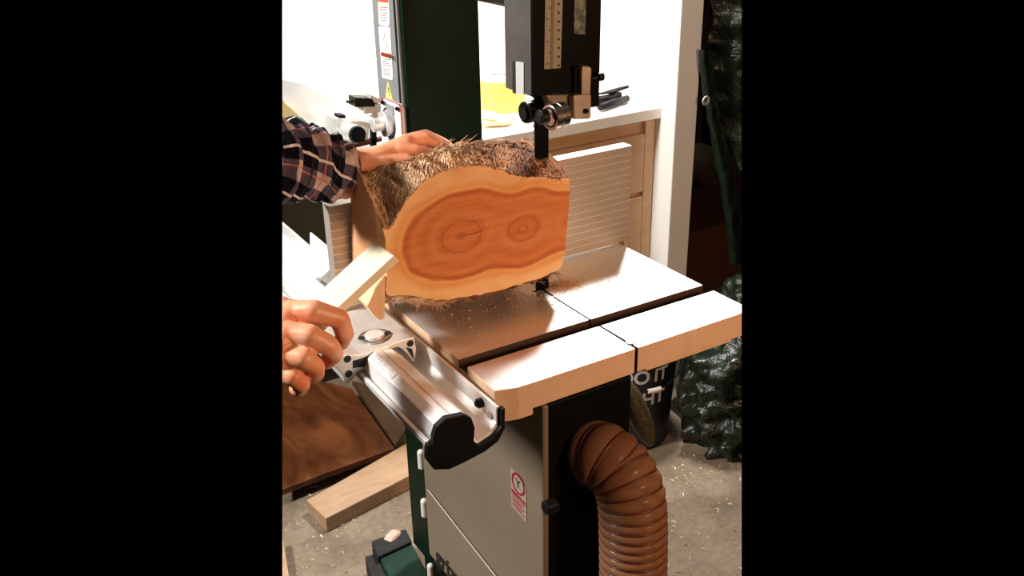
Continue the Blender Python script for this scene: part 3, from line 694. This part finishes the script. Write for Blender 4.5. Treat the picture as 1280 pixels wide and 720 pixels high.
# loose fibres
fb=MB(); fo2=MB()
def strip(mb,p,d,L,w,curl):
    d=V(d).normalized(); s_=d.cross(V((random.uniform(-.4,.4),random.uniform(-.4,.4),1))).normalized()*w/2; n_=s_.cross(d).normalized()
    if n_.z<0: n_=-n_
    vs=[]; K=3
    for k in range(K+1):
        t=k/K; c=p+d*L*t+n_*curl*t*t; ww=(1-.75*t)
        vs+=[c-s_*ww,c+s_*ww]
    fs=[(2*k,2*k+1,2*k+3,2*k+2) for k in range(K)]
    o=len(vs); vs+=[v-n_*.0006 for v in vs[:o]]
    fs+=[(2*k+o,2*k+2+o,2*k+3+o,2*k+1+o) for k in range(K)]+[(0,2,2+o,o),(2,4,4+o,2+o),(4,6,6+o,4+o),(1,1+o,3+o,3),(3,3+o,5+o,5),(5,5+o,7+o,7),(0,o,o+1,1),(6,7,7+o,6+o)]
    mb.add(vs,fs)
top_i=[i for i in range(nF) if i/DN>22.6]
def surf(i,s_):
    s_=min(max(s_,0),NS-.001); a_=int(s_); k_=int(i)%nF; k2=(k_+1)%nF; fi=i-int(i)
    return rings[a_][k_].lerp(rings[a_+1][k_],s_-a_).lerp(rings[a_][k2].lerp(rings[a_+1][k2],s_-a_),fi)
def lay(mb,i,s0,ds,di,w,lift):
    K=5; P=[]
    for k in range(K+1):
        t=k/K; P.append(surf(i+di*t,s0+ds*t)+V((0,0,.0006+lift*t*t)))
    if s0+ds<0: P=[p+V((0,-.004*q/K,-.001*q/K)) for q,p in enumerate(P)]
    vs=[]
    for k,p in enumerate(P):
        d=(P[min(k+1,K)]-P[max(k-1,0)]).normalized(); b=d.cross(V((0,0,1))).normalized(); ww=w*(1-.8*abs(k/K-.35))*.5
        vs+=[p-b*ww,p+b*ww,p+V((0,0,w*.35))]
    fs=[]
    for k in range(K):
        a=3*k; fs+=[(a,a+2,a+5,a+3),(a+2,a+1,a+4,a+5),(a+1,a,a+3,a+4)]
    fs+=[(0,1,2),(3*K,3*K+2,3*K+1)]; mb.add(vs,fs)
tmin,tmax=top_i[1],top_i[-2]
for _ in range(1500):
    i=random.uniform(tmin,tmax); lay(fb,i,random.uniform(0,NS-2),random.uniform(-8,-2),random.gauss(.8,1.3),random.uniform(.0008,.0034),random.choice((0,0,.001,.002,.004)))
for _ in range(260):
    i=random.choice(top_i[:len(top_i)//2]); p=rings[random.randint(0,4)][i]
    strip(fo2,p,(random.gauss(0,.7),random.uniform(-.7,.3),random.uniform(-.35,.25)),random.uniform(.004,.013),random.uniform(.0005,.0014),random.uniform(-.003,.005))
low_i=[i for i in range(nF) if 4.5<i/DN<17]
for _ in range(110):
    i=random.choice(low_i); p=rings[random.randint(0,8)][i]
    strip(fb,p,(random.gauss(0,.5),random.uniform(-1,.2),random.uniform(-.35,.1)),random.uniform(.006,.018),random.uniform(.0005,.002),random.uniform(-.004,.002))
for _ in range(16):
    p=rings[NS-random.randint(0,3)][random.choice(top_i[len(top_i)//3:len(top_i)*2//3])]
    strip(fb,p,(random.uniform(.3,1),random.uniform(-.5,.3),random.uniform(.05,.3)),random.uniform(.012,.028),random.uniform(.002,.004),.004)
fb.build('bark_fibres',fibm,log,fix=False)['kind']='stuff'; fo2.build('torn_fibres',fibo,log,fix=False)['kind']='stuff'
# splinter at the lower left corner
a=W(478,352,'y',YF-.004); sp2=MB().prism([W(x,y,'y',YF-.003) for x,y in [(482,345),(481,398),(474,401),(467,393),(459,383),(470,360)]],(0,.03,0)).build('corner_splinter',pine2,log,bevel=.001)
sp2.data.materials[0]=wood('splinter',(.72,.45,.24),(.82,.57,.34),(30,4,6))

# ================================================================== PUSH STICK
C1=W(462,302,'y',-.10); C2=W(498,319,'y',-.16); N1=W(375,370,'y',-.10); N2=W(432,392,'y',-.16)
C2.z=C1.z=(C1.z+C2.z)/2
C2.x=C1.x=(C1.x+C2.x)/2; d1=d2=((N1-C1)+(N2-C2))*.62
nrm=(N2-C2).cross(C1-C2).normalized()
if nrm.z>0: nrm=-nrm
ps=MB().prism([C1,C2,C2+d2,C1+d1],nrm*.012).build('push_block',pine,bevel=.0012)
tag(ps,'pale square-edged wood offcut held in the near hand, pressing against the log','wood offcut')

# ================================================================== PERSON (arms only in view)
pers=thing('person','person in a dark plaid shirt steadying the log and pushing with a wood offcut','person')
hb=MB()
def caps(path,rads):
    path=[V(p) for p in path]
    for i,(p,r_) in enumerate(zip(path,rads)): hb.ball(p,r_,14)
    for i in range(len(path)-1): hb.cyl(path[i],path[i+1],rads[i],rads[i+1],14)
# right fist
def h(x,y,d): return D(x,y,d)
caps([h(366,392,1.145),h(392,389,1.135),h(424,398,1.15),h(431,417,1.165),h(427,428,1.185)],[.016,.0145,.0125,.0115,.010])
caps([h(362,418,1.125),h(388,420,1.115),h(411,432,1.125),h(418,442,1.145),h(409,452,1.165)],[.016,.0145,.0125,.0115,.010])
caps([h(358,444,1.12),h(380,448,1.11),h(394,458,1.12),h(395,467,1.14),h(390,470,1.16)],[.015,.0135,.0115,.0105,.0095])
caps([h(352,464,1.125),h(367,471,1.115),h(377,480,1.125),h(375,486,1.145),h(370,486,1.165)],[.0135,.012,.0105,.0095,.009])
# back of hand
for a,b in (((366,392,1.145),(330,430,1.12)),((362,418,1.125),(330,440,1.11)),((358,444,1.12),(330,450,1.115)),((352,464,1.125),(328,462,1.12))):
    caps([h(*a),h(*b)],[.017,.021])
caps([h(366,405,1.15),h(345,445,1.14)],[.02,.022]); caps([h(345,385,1.165),h(372,388,1.17),h(390,400,1.18)],[.015,.013,.010])   # thumb under the stick
caps([h(352,384,1.15),h(335,395,1.14)],[.014,.018])
caps([h(330,440,1.13),h(290,470,1.10)],[.031,.028])
# left hand on the log
caps([h(418,212,1.335),h(443,207,1.335),h(470,199,1.345)],[.026,.0235,.019])
caps([h(443,204,1.345),h(475,195,1.35),h(508,180,1.355)],[.020,.016,.0135])
caps([h(508,178,1.36),h(532,174,1.365),h(550,183,1.37),h(562,187,1.375)],[.0125,.0105,.009,.0075])       # index
caps([h(500,187,1.345),h(520,189,1.345),h(540,193,1.35),h(548,195,1.352)],[.0125,.010,.0085,.0075])     # middle
caps([h(470,205,1.33),h(492,201,1.335),h(508,201,1.335),h(518,203,1.335)],[.0125,.010,.0085,.0075])
caps([h(512,176,1.385),h(532,170,1.40),h(550,177,1.41),h(560,182,1.412)],[.0115,.010,.0085,.0075])
caps([h(455,203,1.33),h(500,186,1.35)],[.017,.0135]); caps([h(440,210,1.325),h(478,206,1.33)],[.017,.013])
caps([h(428,216,1.31),h(427,228,1.30),h(432,240,1.30)],[.016,.0125,.0105])   # thumb down the log side
caps([h(395,208,1.31),h(420,211,1.33)],[.03,.026])
body=hb.build('body',skin,pers)
rm=body.modifiers.new('r','REMESH'); rm.mode='VOXEL'; rm.voxel_size=.0016; rm.use_smooth_shade=True
sm=body.modifiers.new('s','SMOOTH'); sm.iterations=7; sm.factor=.5
def nailm(c,n_,t_,w,l):
    n_=V(n_).normalized(); t_=V(t_); t_=(t_-n_*t_.dot(n_)).normalized(); b=n_.cross(t_); q=MB(); q.ball((0,0,0),1,16)
    q.v=[V(c)+t_*p.x*l+b*p.y*w+n_*p.z*.0012 for p in q.v]; return q.build('fingernail',nail,pers,smooth=True)
tc=h(432,240,1.30); nailm(tc-ray(432,240).normalized()*.0098+V((0,0,.002)),-ray(432,240).normalized()+V((0,0,.35)),tc-h(427,228,1.30),.0058,.0075)
tc=h(562,187,1.375); nailm(tc+V((0,0,.0062))-ray(562,187).normalized()*.002,V((0,0,1))-ray(562,187).normalized()*.4,h(562,187,1.375)-h(550,183,1.37),.005,.006)
# sleeve
def sleeve(path,rads,nu,nv,nm,cuff=0):
    q=MB(); pts=[];K=len(path)-1
    def at(t):
        x=t*K; i=min(int(x),K-1); f=x-i; a=path[max(i-1,0)];b=path[i];c=path[i+1];d=path[min(i+2,K)]
        p=.5*((2*b)+(-a+c)*f+(2*a-5*b+4*c-d)*f*f+(-a+3*b-3*c+d)*f**3); r_=rads[i]*(1-f)+rads[i+1]*f; return p,r_
    q.uv=[]; L=0; prev=None
    for i in range(nu+1):
        t=i/nu; p,r_=at(t); p2,_=at(min(1,t+.01)); p1,_=at(max(0,t-.01)); tn=(p2-p1).normalized()
        up=V((0,0,1)); nr=(up-tn*up.dot(tn)).normalized(); b=tn.cross(nr)
        if prev: L+=(p-prev).length
        prev=p
        for j in range(nv+1):
            a=2*math.pi*j/nv
            fold=.0075*noise.noise(V((t*11+math.sin(a)*1.3,math.cos(a)*1.6,math.sin(a)*1.6)))+.005*math.sin(t*34+2.2*math.sin(a+.5))*(1-t*.45)+.003*noise.noise(V((t*30,math.cos(a)*5,math.sin(a)*5)))
            if t>.94: fold*=.3
            q.v.append(p+(nr*math.cos(a)+b*math.sin(a))*(r_+fold)); q.uv.append((L,a*r_*1.0+.0))
    for i in range(nu):
        for j in range(nv): q.f.append((i*(nv+1)+j,(i+1)*(nv+1)+j,(i+1)*(nv+1)+j+1,i*(nv+1)+j+1)); q.mi.append(0)
    o=q.build(nm,plaid,pers,smooth=True); bm=bmesh.new(); bm.from_mesh(o.data); bmesh.ops.remove_doubles(bm,verts=bm.verts,dist=1e-5); bm.to_mesh(o.data); bm.free()
    s_=o.modifiers.new('s','SOLIDIFY'); s_.thickness=.002; s_.offset=-1; return o
sleeve([h(300,200,1.18),h(330,200,1.22),h(362,202,1.255),h(392,206,1.285),(h(416,211,1.305)),h(434,212,1.322)],[.062,.060,.054,.050,.043,.034],90,72,'sleeve')

# ================================================================== HOSE
hs=thing('dust_hose','amber clear ribbed dust collection hose curving down from the bandsaw side','hose')
path=[W(742,568,'y',-.16),W(750,569,'y',-.175),W(760,574,'y',-.19),W(772,585,'y',-.205),W(783,602,'y',-.225),W(789,622,'y',-.238),W(791,645,'y',-.245),W(791.5,675,'y',-.25),W(791.5,710,'y',-.255),W(791,760,'y',-.26),W(790,830,'y',-.265)]
def catmull(P,n):
    out=[]
    for i in range(len(P)-1):
        a=P[max(i-1,0)];b=P[i];c=P[i+1];d=P[min(i+2,len(P)-1)]
        for k in range(n): f=k/n; out.append(.5*((2*b)+(-a+c)*f+(2*a-5*b+4*c-d)*f*f+(-a+3*b-3*c+d)*f**3))
    out.append(P[-1]); return out
cp=catmull(path,60)
# arc-length resample, pitch of the ribs ~16 mm
acc=[0]
for i in range(1,len(cp)): acc.append(acc[-1]+(cp[i]-cp[i-1]).length)
def along(s):
    import bisect
    i=min(max(bisect.bisect(acc,s)-1,0),len(cp)-2); f=(s-acc[i])/max(1e-9,acc[i+1]-acc[i]); return cp[i].lerp(cp[i+1],f)
pitch=.0158; st=pitch/8; k=int(acc[-1]/st); pp=[along(i*st) for i in range(k)]
RH=.0555
MB().tube(pp,[RH*(.90+.10*abs(math.sin(math.pi*(i*st)/pitch))**.6) for i in range(k)],48,cap=False).build('hose_wall',hosem,hs,smooth=True,fix=True)
# wire
wp=[]; tprev=None; nrm_=None
for i,p in enumerate(pp):
    t=(pp[min(i+1,k-1)]-pp[max(i-1,0)]).normalized()
    if nrm_ is None: nrm_=(V((0,0,1))-t*t.z).normalized()
    nrm_=(nrm_-t*nrm_.dot(t)).normalized()
ring_m=MB(); i=0
frames=[]; nrm_=None
for i,p in enumerate(pp):
    t=(pp[min(i+1,k-1)]-pp[max(i-1,0)]).normalized()
    nrm_=(V((0,0,1))-t*t.z).normalized() if nrm_ is None else (nrm_-t*nrm_.dot(t)).normalized()
    frames.append((p,nrm_.copy(),t.cross(nrm_)))
wm=MB()
for q_ in range(int(acc[-1]/pitch)):
    i=min(int(q_*pitch/st+.5),k-1); p,a_,b_=frames[i]
    R2=RH*.925; n1,n2=40,6; vs=[]
    t_=a_.cross(b_)
    for u in range(n1):
        e=a_*math.cos(2*math.pi*u/n1)+b_*math.sin(2*math.pi*u/n1)
        for w2 in range(n2): vs.append(p+e*(R2+.0019*math.cos(2*math.pi*w2/n2))+t_*.0019*math.sin(2*math.pi*w2/n2))
    wm.add(vs,[(u*n2+w2,((u+1)%n1)*n2+w2,((u+1)%n1)*n2+(w2+1)%n2,u*n2+(w2+1)%n2) for u in range(n1) for w2 in range(n2)])
o=wm.build('wire_helix',hosew,hs,smooth=True); o['kind']='stuff'
MB().cyl(path[0]-(path[1]-path[0]).normalized()*.10,path[0]+(path[1]-path[0]).normalized()*.02,.050,n=40).build('dust_port',blackp,saw,smooth='auto')
MB().cyl(path[0]-(path[1]-path[0]).normalized()*.002,path[0]+(path[1]-path[0]).normalized()*.008,.0575,n=40).build('hose_clamp',blackm,hs,smooth='auto')

# ================================================================== MOBILE BASE
mbz=.075
mb=thing('mobile_base','green steel mobile base with a pink wheel under the bandsaw','mobile base')
MB().prism([W(x,y,'z',mbz) for x,y in [(474,696),(513,676),(545,735),(505,760)]],(0,0,-.05)).build('frame_channel',greenmid,mb,bevel=.003)
rb=MB().prism([W(x,y,'z',.085) for x,y in [(464,676),(507,660),(511,668),(515,676),(472,696)]],(0,0,-.05)).build('bracket',rubber,mb,bevel=.004)
MB().prism([W(x,y,'z',.065) for x,y in [(456,695),(471,691),(482,715),(500,740),(470,740)]],(0,0,-.05)).build('bracket',rubber,mb,bevel=.004)
wc=W(492,684,'z',.05); wa=V((.45,-.9,0)).normalized()
wh=MB(); 
for a_,b_,r1,r2 in ((-.014,-.010,.036,.041),(-.010,.010,.041,.041),(.010,.014,.041,.036)): wh.cyl(wc+wa*a_,wc+wa*b_,r1,r2,36)
wc.z=.046
wh.build('wheel',nmat('pink_tread',[(.3,(.62,.32,.22)),(.7,(.80,.50,.40))],nscale=40,rough=.6,bst=.3),mb,smooth='auto')
c=W(481,689,'z',mbz); MB().cyl(c,c+V((0,0,.004)),.007,n=14).build('bolt',hexd,mb)
MB().box((.0,-.14,.03),(.13,.42,.12)).build('platform',green,mb)

# ================================================================== FLOOR LUMBER, PLYWOOD
a=W(407,657,'z',.0); 
P=[W(383,625,'z',.045),W(407,648,'z',.045),W(520,590,'z',.045),W(520,547,'z',.045)]
o=MB().prism([q for q in P],(0,0,-.044)).build('lumber_stud',pine2,bevel=.003)
tag(o,'pale lumber stud lying on the concrete floor left of the bandsaw','lumber')
pz=W(353,614,'z',.03)
o=MB().prism([W(x,y,'z',.05) for x,y in [(330,626),(353,612),(405,592),(493,560),(440,486),(400,476),(330,480)]],(0,0,-.018)).build('plywood_sheet',ply,bevel=.001)
tag(o,'dark orange plywood sheet lying on the floor behind the lumber stud','plywood sheet')
o=MB().prism([W(x,y,'z',.045) for x,y in [(440,476),(480,486),(508,535),(494,556)]],(0,0,-.015)).build('dark_board',wood('dark_board',(.05,.03,.015),(.10,.06,.03))); tag(o,'narrow dark board between the plywood sheet and the green column','board')
o=MB().prism([W(x,y,'z',.03) for x,y in [(340,668),(353,673),(363,730),(340,740)]],(0,0,-.02)).build('wood_scrap',pine2); tag(o,'sliver of wood on the concrete at the bottom left','wood scrap')

# ================================================================== BUCKET
bk_=thing('bucket','black plastic bucket with white lettering on the floor behind the hose','bucket')
bc=V((.905,.80,0)); bc=W(783,555,'z',0); bc=V((bc.x+.045,bc.y+.07,0))
Rb,Rt,HB=.130,.150,.37
bm0=MB(); n=64; pr_=[(Rb,.0),(Rb+.0175,.33),(Rt+.004,.332),(Rt+.004,.35),(Rt,.352),(Rt,.37),(Rt-.004,.37),(Rb-.004,.006)]
vs=[];fs=[]
for r_,z in pr_:
    for j in range(n): a=2*math.pi*j/n; vs.append((bc.x+r_*math.cos(a),bc.y+r_*math.sin(a),z))
for i in range(len(pr_)-1):
    for j in range(n): fs.append((i*n+j,i*n+(j+1)%n,(i+1)*n+(j+1)%n,(i+1)*n+j))
fs+=[tuple(range(n)),tuple(range((len(pr_)-1)*n,len(pr_)*n))]
bm0.add(vs,fs); bm0.build('pail',mat('bucket_black',(.006,.008,.012),.4),bk_,smooth='auto')
def cam_ang(): d=O-bc; return math.atan2(d.y,d.x)
def wraptext(body,size,zc,ang,parent,nm,mt):
    o=text(nm,body,size,(0,0,0),(1,0,0),(0,1,0),mt,None,.0,offset=.0016)
    bm=bmesh.new(); bm.from_mesh(o.data); bmesh.ops.subdivide_edges(bm,edges=[e for e in bm.edges if e.calc_length()>.012],cuts=3); bm.to_mesh(o.data); bm.free()
    xs=[q.co.x for q in o.data.vertices]; mx=(min(xs)+max(xs))/2
    for q in o.data.vertices:
        z=zc+q.co.y; r_=Rb+.0175*z/.33+.0012; a=ang+(q.co.x-mx)/r_; q.co=V((bc.x+r_*math.cos(a),bc.y+r_*math.sin(a),z))
    o.parent=parent
    return o
white_i=mat('bucket_white_print',(.50,.50,.50),.6)
# angle of the print chosen so that it faces the viewer's right half of the pail
A0=cam_ang()+.42
wraptext("LET'S",.058,.235,A0-.33-.62,bk_,'lettering',white_i)
wraptext("DO",.058,.235,A0-.33+.08,bk_,'lettering',white_i)
wraptext("IT",.058,.235,A0-.33+.66,bk_,'lettering',white_i)
wraptext("RIGHT",.058,.161,A0-.13,bk_,'lettering',white_i)
wraptext("H3",.030,.085,A0+.0,bk_,'logo_letters',mat('bucket_grey_print',(.25,.25,.27),.6))
ar=MB(); arp=[]
for k in range(13):
    t=k/12; a=A0+(t-.5)*.34; z=.122+.012*math.sin(t*math.pi); r_=Rb+.0175*z/.33+.001; arp.append(V((bc.x+r_*math.cos(a),bc.y+r_*math.sin(a),z)))
ar.tube(arp,.0015,6).build('logo_arc',mat('logo_blue',(.05,.10,.16),.6),bk_)
# wire handle with white grip
ga_=A0+.08; hpts=[]
for k in range(25):
    t=k/24; a=A0-1.35+t*2.9; z=.335-.115*math.sin(t*math.pi)**.8; r_=Rt+.012; hpts.append(V((bc.x+r_*math.cos(a),bc.y+r_*math.sin(a),z)))
hd=MB().tube(hpts,.0022,8).build('wire_handle',hexd,bk_,smooth=True)
MB().tube(hpts[11:14],.0065,14).build('grip',whitep,hd,smooth='auto')

# ================================================================== TARPS
def tarp(name, fn, nu, nv, label):
    o=MB().grid(fn,nu,nv).build(name,tarpm,smooth=True); s_=o.modifiers.new('s','SOLIDIFY'); s_.thickness=.0012; tag(o,label,'tarp'); return o
def crump(p,a,s): return a*(noise.noise(p*s)+.5*noise.noise(p*s*2.3)+.28*noise.noise(p*s*5.1))
def f_hang(u,v_):
    # left edge follows the photo, sheet hangs from above the frame
    z=1.75-v_*1.27
    xl=1.185+max(0,(1.02-z))*.32 if z<1.02 else 1.185
    x=xl+u*(.75); y=.83+.05*math.sin(x*31+z*2.5)+crump(V((x,z,3.1)),.045,7)
    return V((x,y,z))
th=tarp('hanging_tarp',f_hang,90,150,'dark green plastic tarp hanging at the right with a metal eyelet')
# folded hem strip with the eyelet
def f_hem(u,v_):
    a=W(874+v_*2,70,'y',.80) ; pts=[(873,62),(878,120),(888,170),(901,240),(914,332)]
    x=v_*(len(pts)-1); i=min(int(x),len(pts)-2); f=x-i; px=pts[i][0]*(1-f)+pts[i+1][0]*f; py=pts[i][1]*(1-f)+pts[i+1][1]*f
    w=16+4*v_; q=W(px+u*w,py,'y',.79-.02*math.sin(u*math.pi)); return q+V((0,crump(q,.006,20),0))
hem=MB().grid(f_hem,14,60).build('tarp_hem',nmat('hem_green',[(.3,(.005,.011,.006)),(.7,(.014,.024,.014))],nscale=30,rough=.35,bst=.4),th,smooth=True)
ec=W(883,126,'y',.762); ce=[V((math.cos(2*math.pi*k/24),0,math.sin(2*math.pi*k/24))) for k in range(24)]
MB().ring([ec+p*.0135 for p in ce],[ec+p*.007 for p in ce],(0,.003,0)).build('eyelet',alul,th,bevel=.0008)
def f_heap(u,v_):
    a=2*math.pi*u; b=v_*math.pi/2
    rr=math.cos(b)**.55; lx=.44; ly=.27
    q=V((1.33+lx*rr*math.cos(a),.50+ly*rr*math.sin(a),.43*math.sin(b)**.8))
    c=crump(q,.075,6); c2=crump(q+V((9,3,1)),.05,13)
    k=math.cos(b)*.8+.2
    q+=V((math.cos(a)*(c+c2)*k,math.sin(a)*(c+c2)*k*.6,(c*.5+c2*.4)*math.sin(b)))
    q.y=min(q.y,.79); q.z=max(q.z,.004)
    h_=V((q.x-bc.x,q.y-bc.y,0))
    if h_.length<.185: h_=h_.normalized()*.185; q.x=bc.x+h_.x; q.y=bc.y+h_.y
    return q
tarp('tarp_heap',f_heap,170,90,'crumpled shiny dark green tarp heaped on the floor right of the table')
o=MB().box((1.50,1.35,0),(2.25,1.75,.24)).build('brown_box',mat('brown_box',(.10,.035,.02),.7),bevel=.004); tag(o,'brown box on the floor beyond the doorway at the right','box')

# ================================================================== SAWDUST
sd_=MB()
def chip(mb,c,s,flat=.3):
    d=V((random.uniform(-1,1),random.uniform(-1,1),random.uniform(-flat,flat))).normalized(); b=d.cross(V((0,0,1))).normalized()*s*random.uniform(.25,.6); d*=s
    mb.add([c-d-b*.5,c+b*.2-d*.2,c+d,c-b,c+V((0,0,s*.5))],[(0,1,4),(1,2,4),(2,3,4),(3,0,4),(0,3,2,1)])
for _ in range(7000):
    r_=random.random()
    if r_<.45: x,y=random.gauss(.05,.045),random.gauss(-.085,.035)
    elif r_<.75: x,y=random.uniform(-.2,.03),random.uniform(-.2,-.03)
    elif r_<.9: x,y=random.gauss(.10,.05),random.gauss(-.14,.03)
    else: x,y=random.uniform(-.2,.2),random.uniform(-.3,.0)
    if abs(x)>.21 or y>0 or y<-.305 or Y1-.002<y<Y2+.002: continue
    chip(sd_,V((x,y,ZT+.0004)),random.choice((.0003,.0004,.0005,.0007,.0011)))
for _ in range(420):
    x,y=random.gauss(.075,.03),random.gauss(-.15,.022)
    if -.2<y: chip(sd_,V((x,y,ZT+.0006)),random.uniform(.0007,.0014))
for _ in range(60):
    x,y=random.uniform(-.18,.0),random.uniform(-.19,-.08); chip(sd_,V((x,y,ZT+.0008)),random.uniform(.0015,.004))
for _ in range(1500):   # little pile by the kerf
    x=random.gauss(.035,.016); y=random.gauss(-.085,.013); chip(sd_,V((x,y,ZT+.0005+.006*max(0,1-abs(x-.03)/.03-abs(y+.085)/.03)*random.random())),random.uniform(.0006,.0016),.6)
for x in range(60): chip(sd_,V((random.uniform(.12,.21),random.uniform(-.006,-.001),ZT+.0006)),random.uniform(.0006,.0013))
dustm=nmat('sawdust',[(.3,(.55,.24,.10)),(.7,(.85,.52,.28))],nscale=400,rough=.9)
o=sd_.build('sawdust',dustm,fix=False); tag(o,'orange sawdust scattered over the steel table','sawdust',kind='stuff')
fl_=MB()
for _ in range(1100):
    if random.random()<.75: x,y=random.uniform(.35,1.0),random.uniform(-.05,.5)
    else: x,y=random.uniform(-.25,.15),random.uniform(.55,.98)
    chip(fl_,V((x,y,.001)),random.choice((.002,.003,.004,.007)))
o=fl_.build('wood_shavings',nmat('shavings',[(.3,(.62,.42,.24)),(.7,(.88,.72,.52))],nscale=60,rough=.9),fix=False); tag(o,'pale wood shavings scattered on the concrete floor','shavings',kind='stuff')

# ================================================================== LIGHTS
w=bpy.data.worlds.new('world'); S.world=w; w.use_nodes=True; w.node_tree.nodes['Background'].inputs[0].default_value=(0,0,0,1); w.node_tree.nodes['Background'].inputs[1].default_value=0
def area(name,loc,target,sx,sy,power,col):
    l=bpy.data.lights.new(name,'AREA'); l.shape='RECTANGLE'; l.size=sx; l.size_y=sy; l.energy=power; l.color=col
    o=bpy.data.objects.new(name,l); COL.objects.link(o); o.location=loc; o.rotation_euler=(V(target)-V(loc)).to_track_quat('-Z','Y').to_euler(); return o
area('ceiling_lamp',(.90,.81,2.33),(.30,.2,.9),.24,.24,64,(1,.98,.95))
area('left_lamp',(-1.75,.75,2.2),(-.3,.2,.9),.35,.35,92,(1,.96,.91))
area('warm_lamp_front',(.40,-1.6,1.45),(.0,-.1,.95),.35,.35,20,(1,.60,.35))

# ================================================================== keep only the part of the place the photo shows
def trim():
    planes=[]
    for px,sgn in ((353,-1),(927,1)):
        a=ray(px,0); b=ray(px,720); n_=a.cross(b).normalized()
        if n_.dot(R)*sgn<0: n_=-n_
        planes.append(n_)
    bpy.context.view_layer.update(); dg=bpy.context.evaluated_depsgraph_get()
    for o in list(COL.objects):
        if o.type!='MESH' or o.name in ('ceiling','unseen_wall_left'): continue
        cs=[o.matrix_world@V(c) for c in o.bound_box]
        hit=[n_ for n_ in planes if any((c-O).dot(n_)>0 for c in cs)]
        if not hit: continue
        me=bpy.data.meshes.new_from_object(o.evaluated_get(dg)); bm=bmesh.new(); bm.from_mesh(me); bm.transform(o.matrix_world)
        for n_ in hit:
            r_=bmesh.ops.bisect_plane(bm,geom=bm.verts[:]+bm.edges[:]+bm.faces[:],plane_co=O,plane_no=n_,clear_outer=True)
            ed=[e for e in r_['geom_cut'] if isinstance(e,bmesh.types.BMEdge)]
            if ed and o.name.split('.')[0] not in('floor','hanging_tarp','tarp_heap','tarp_hem'):
                try: bmesh.ops.holes_fill(bm,edges=ed,sides=0)
                except Exception: pass
        if not bm.faces:
            bm.free(); bpy.data.objects.remove(o); continue
        bm.transform(o.matrix_world.inverted()); bm.to_mesh(me); bm.free(); o.modifiers.clear(); o.data=me
trim()
S.view_settings.view_transform='Standard'; S.view_settings.look='None'; S.view_settings.exposure=0; S.view_settings.gamma=1; S.view_settings.use_curve_mapping=False
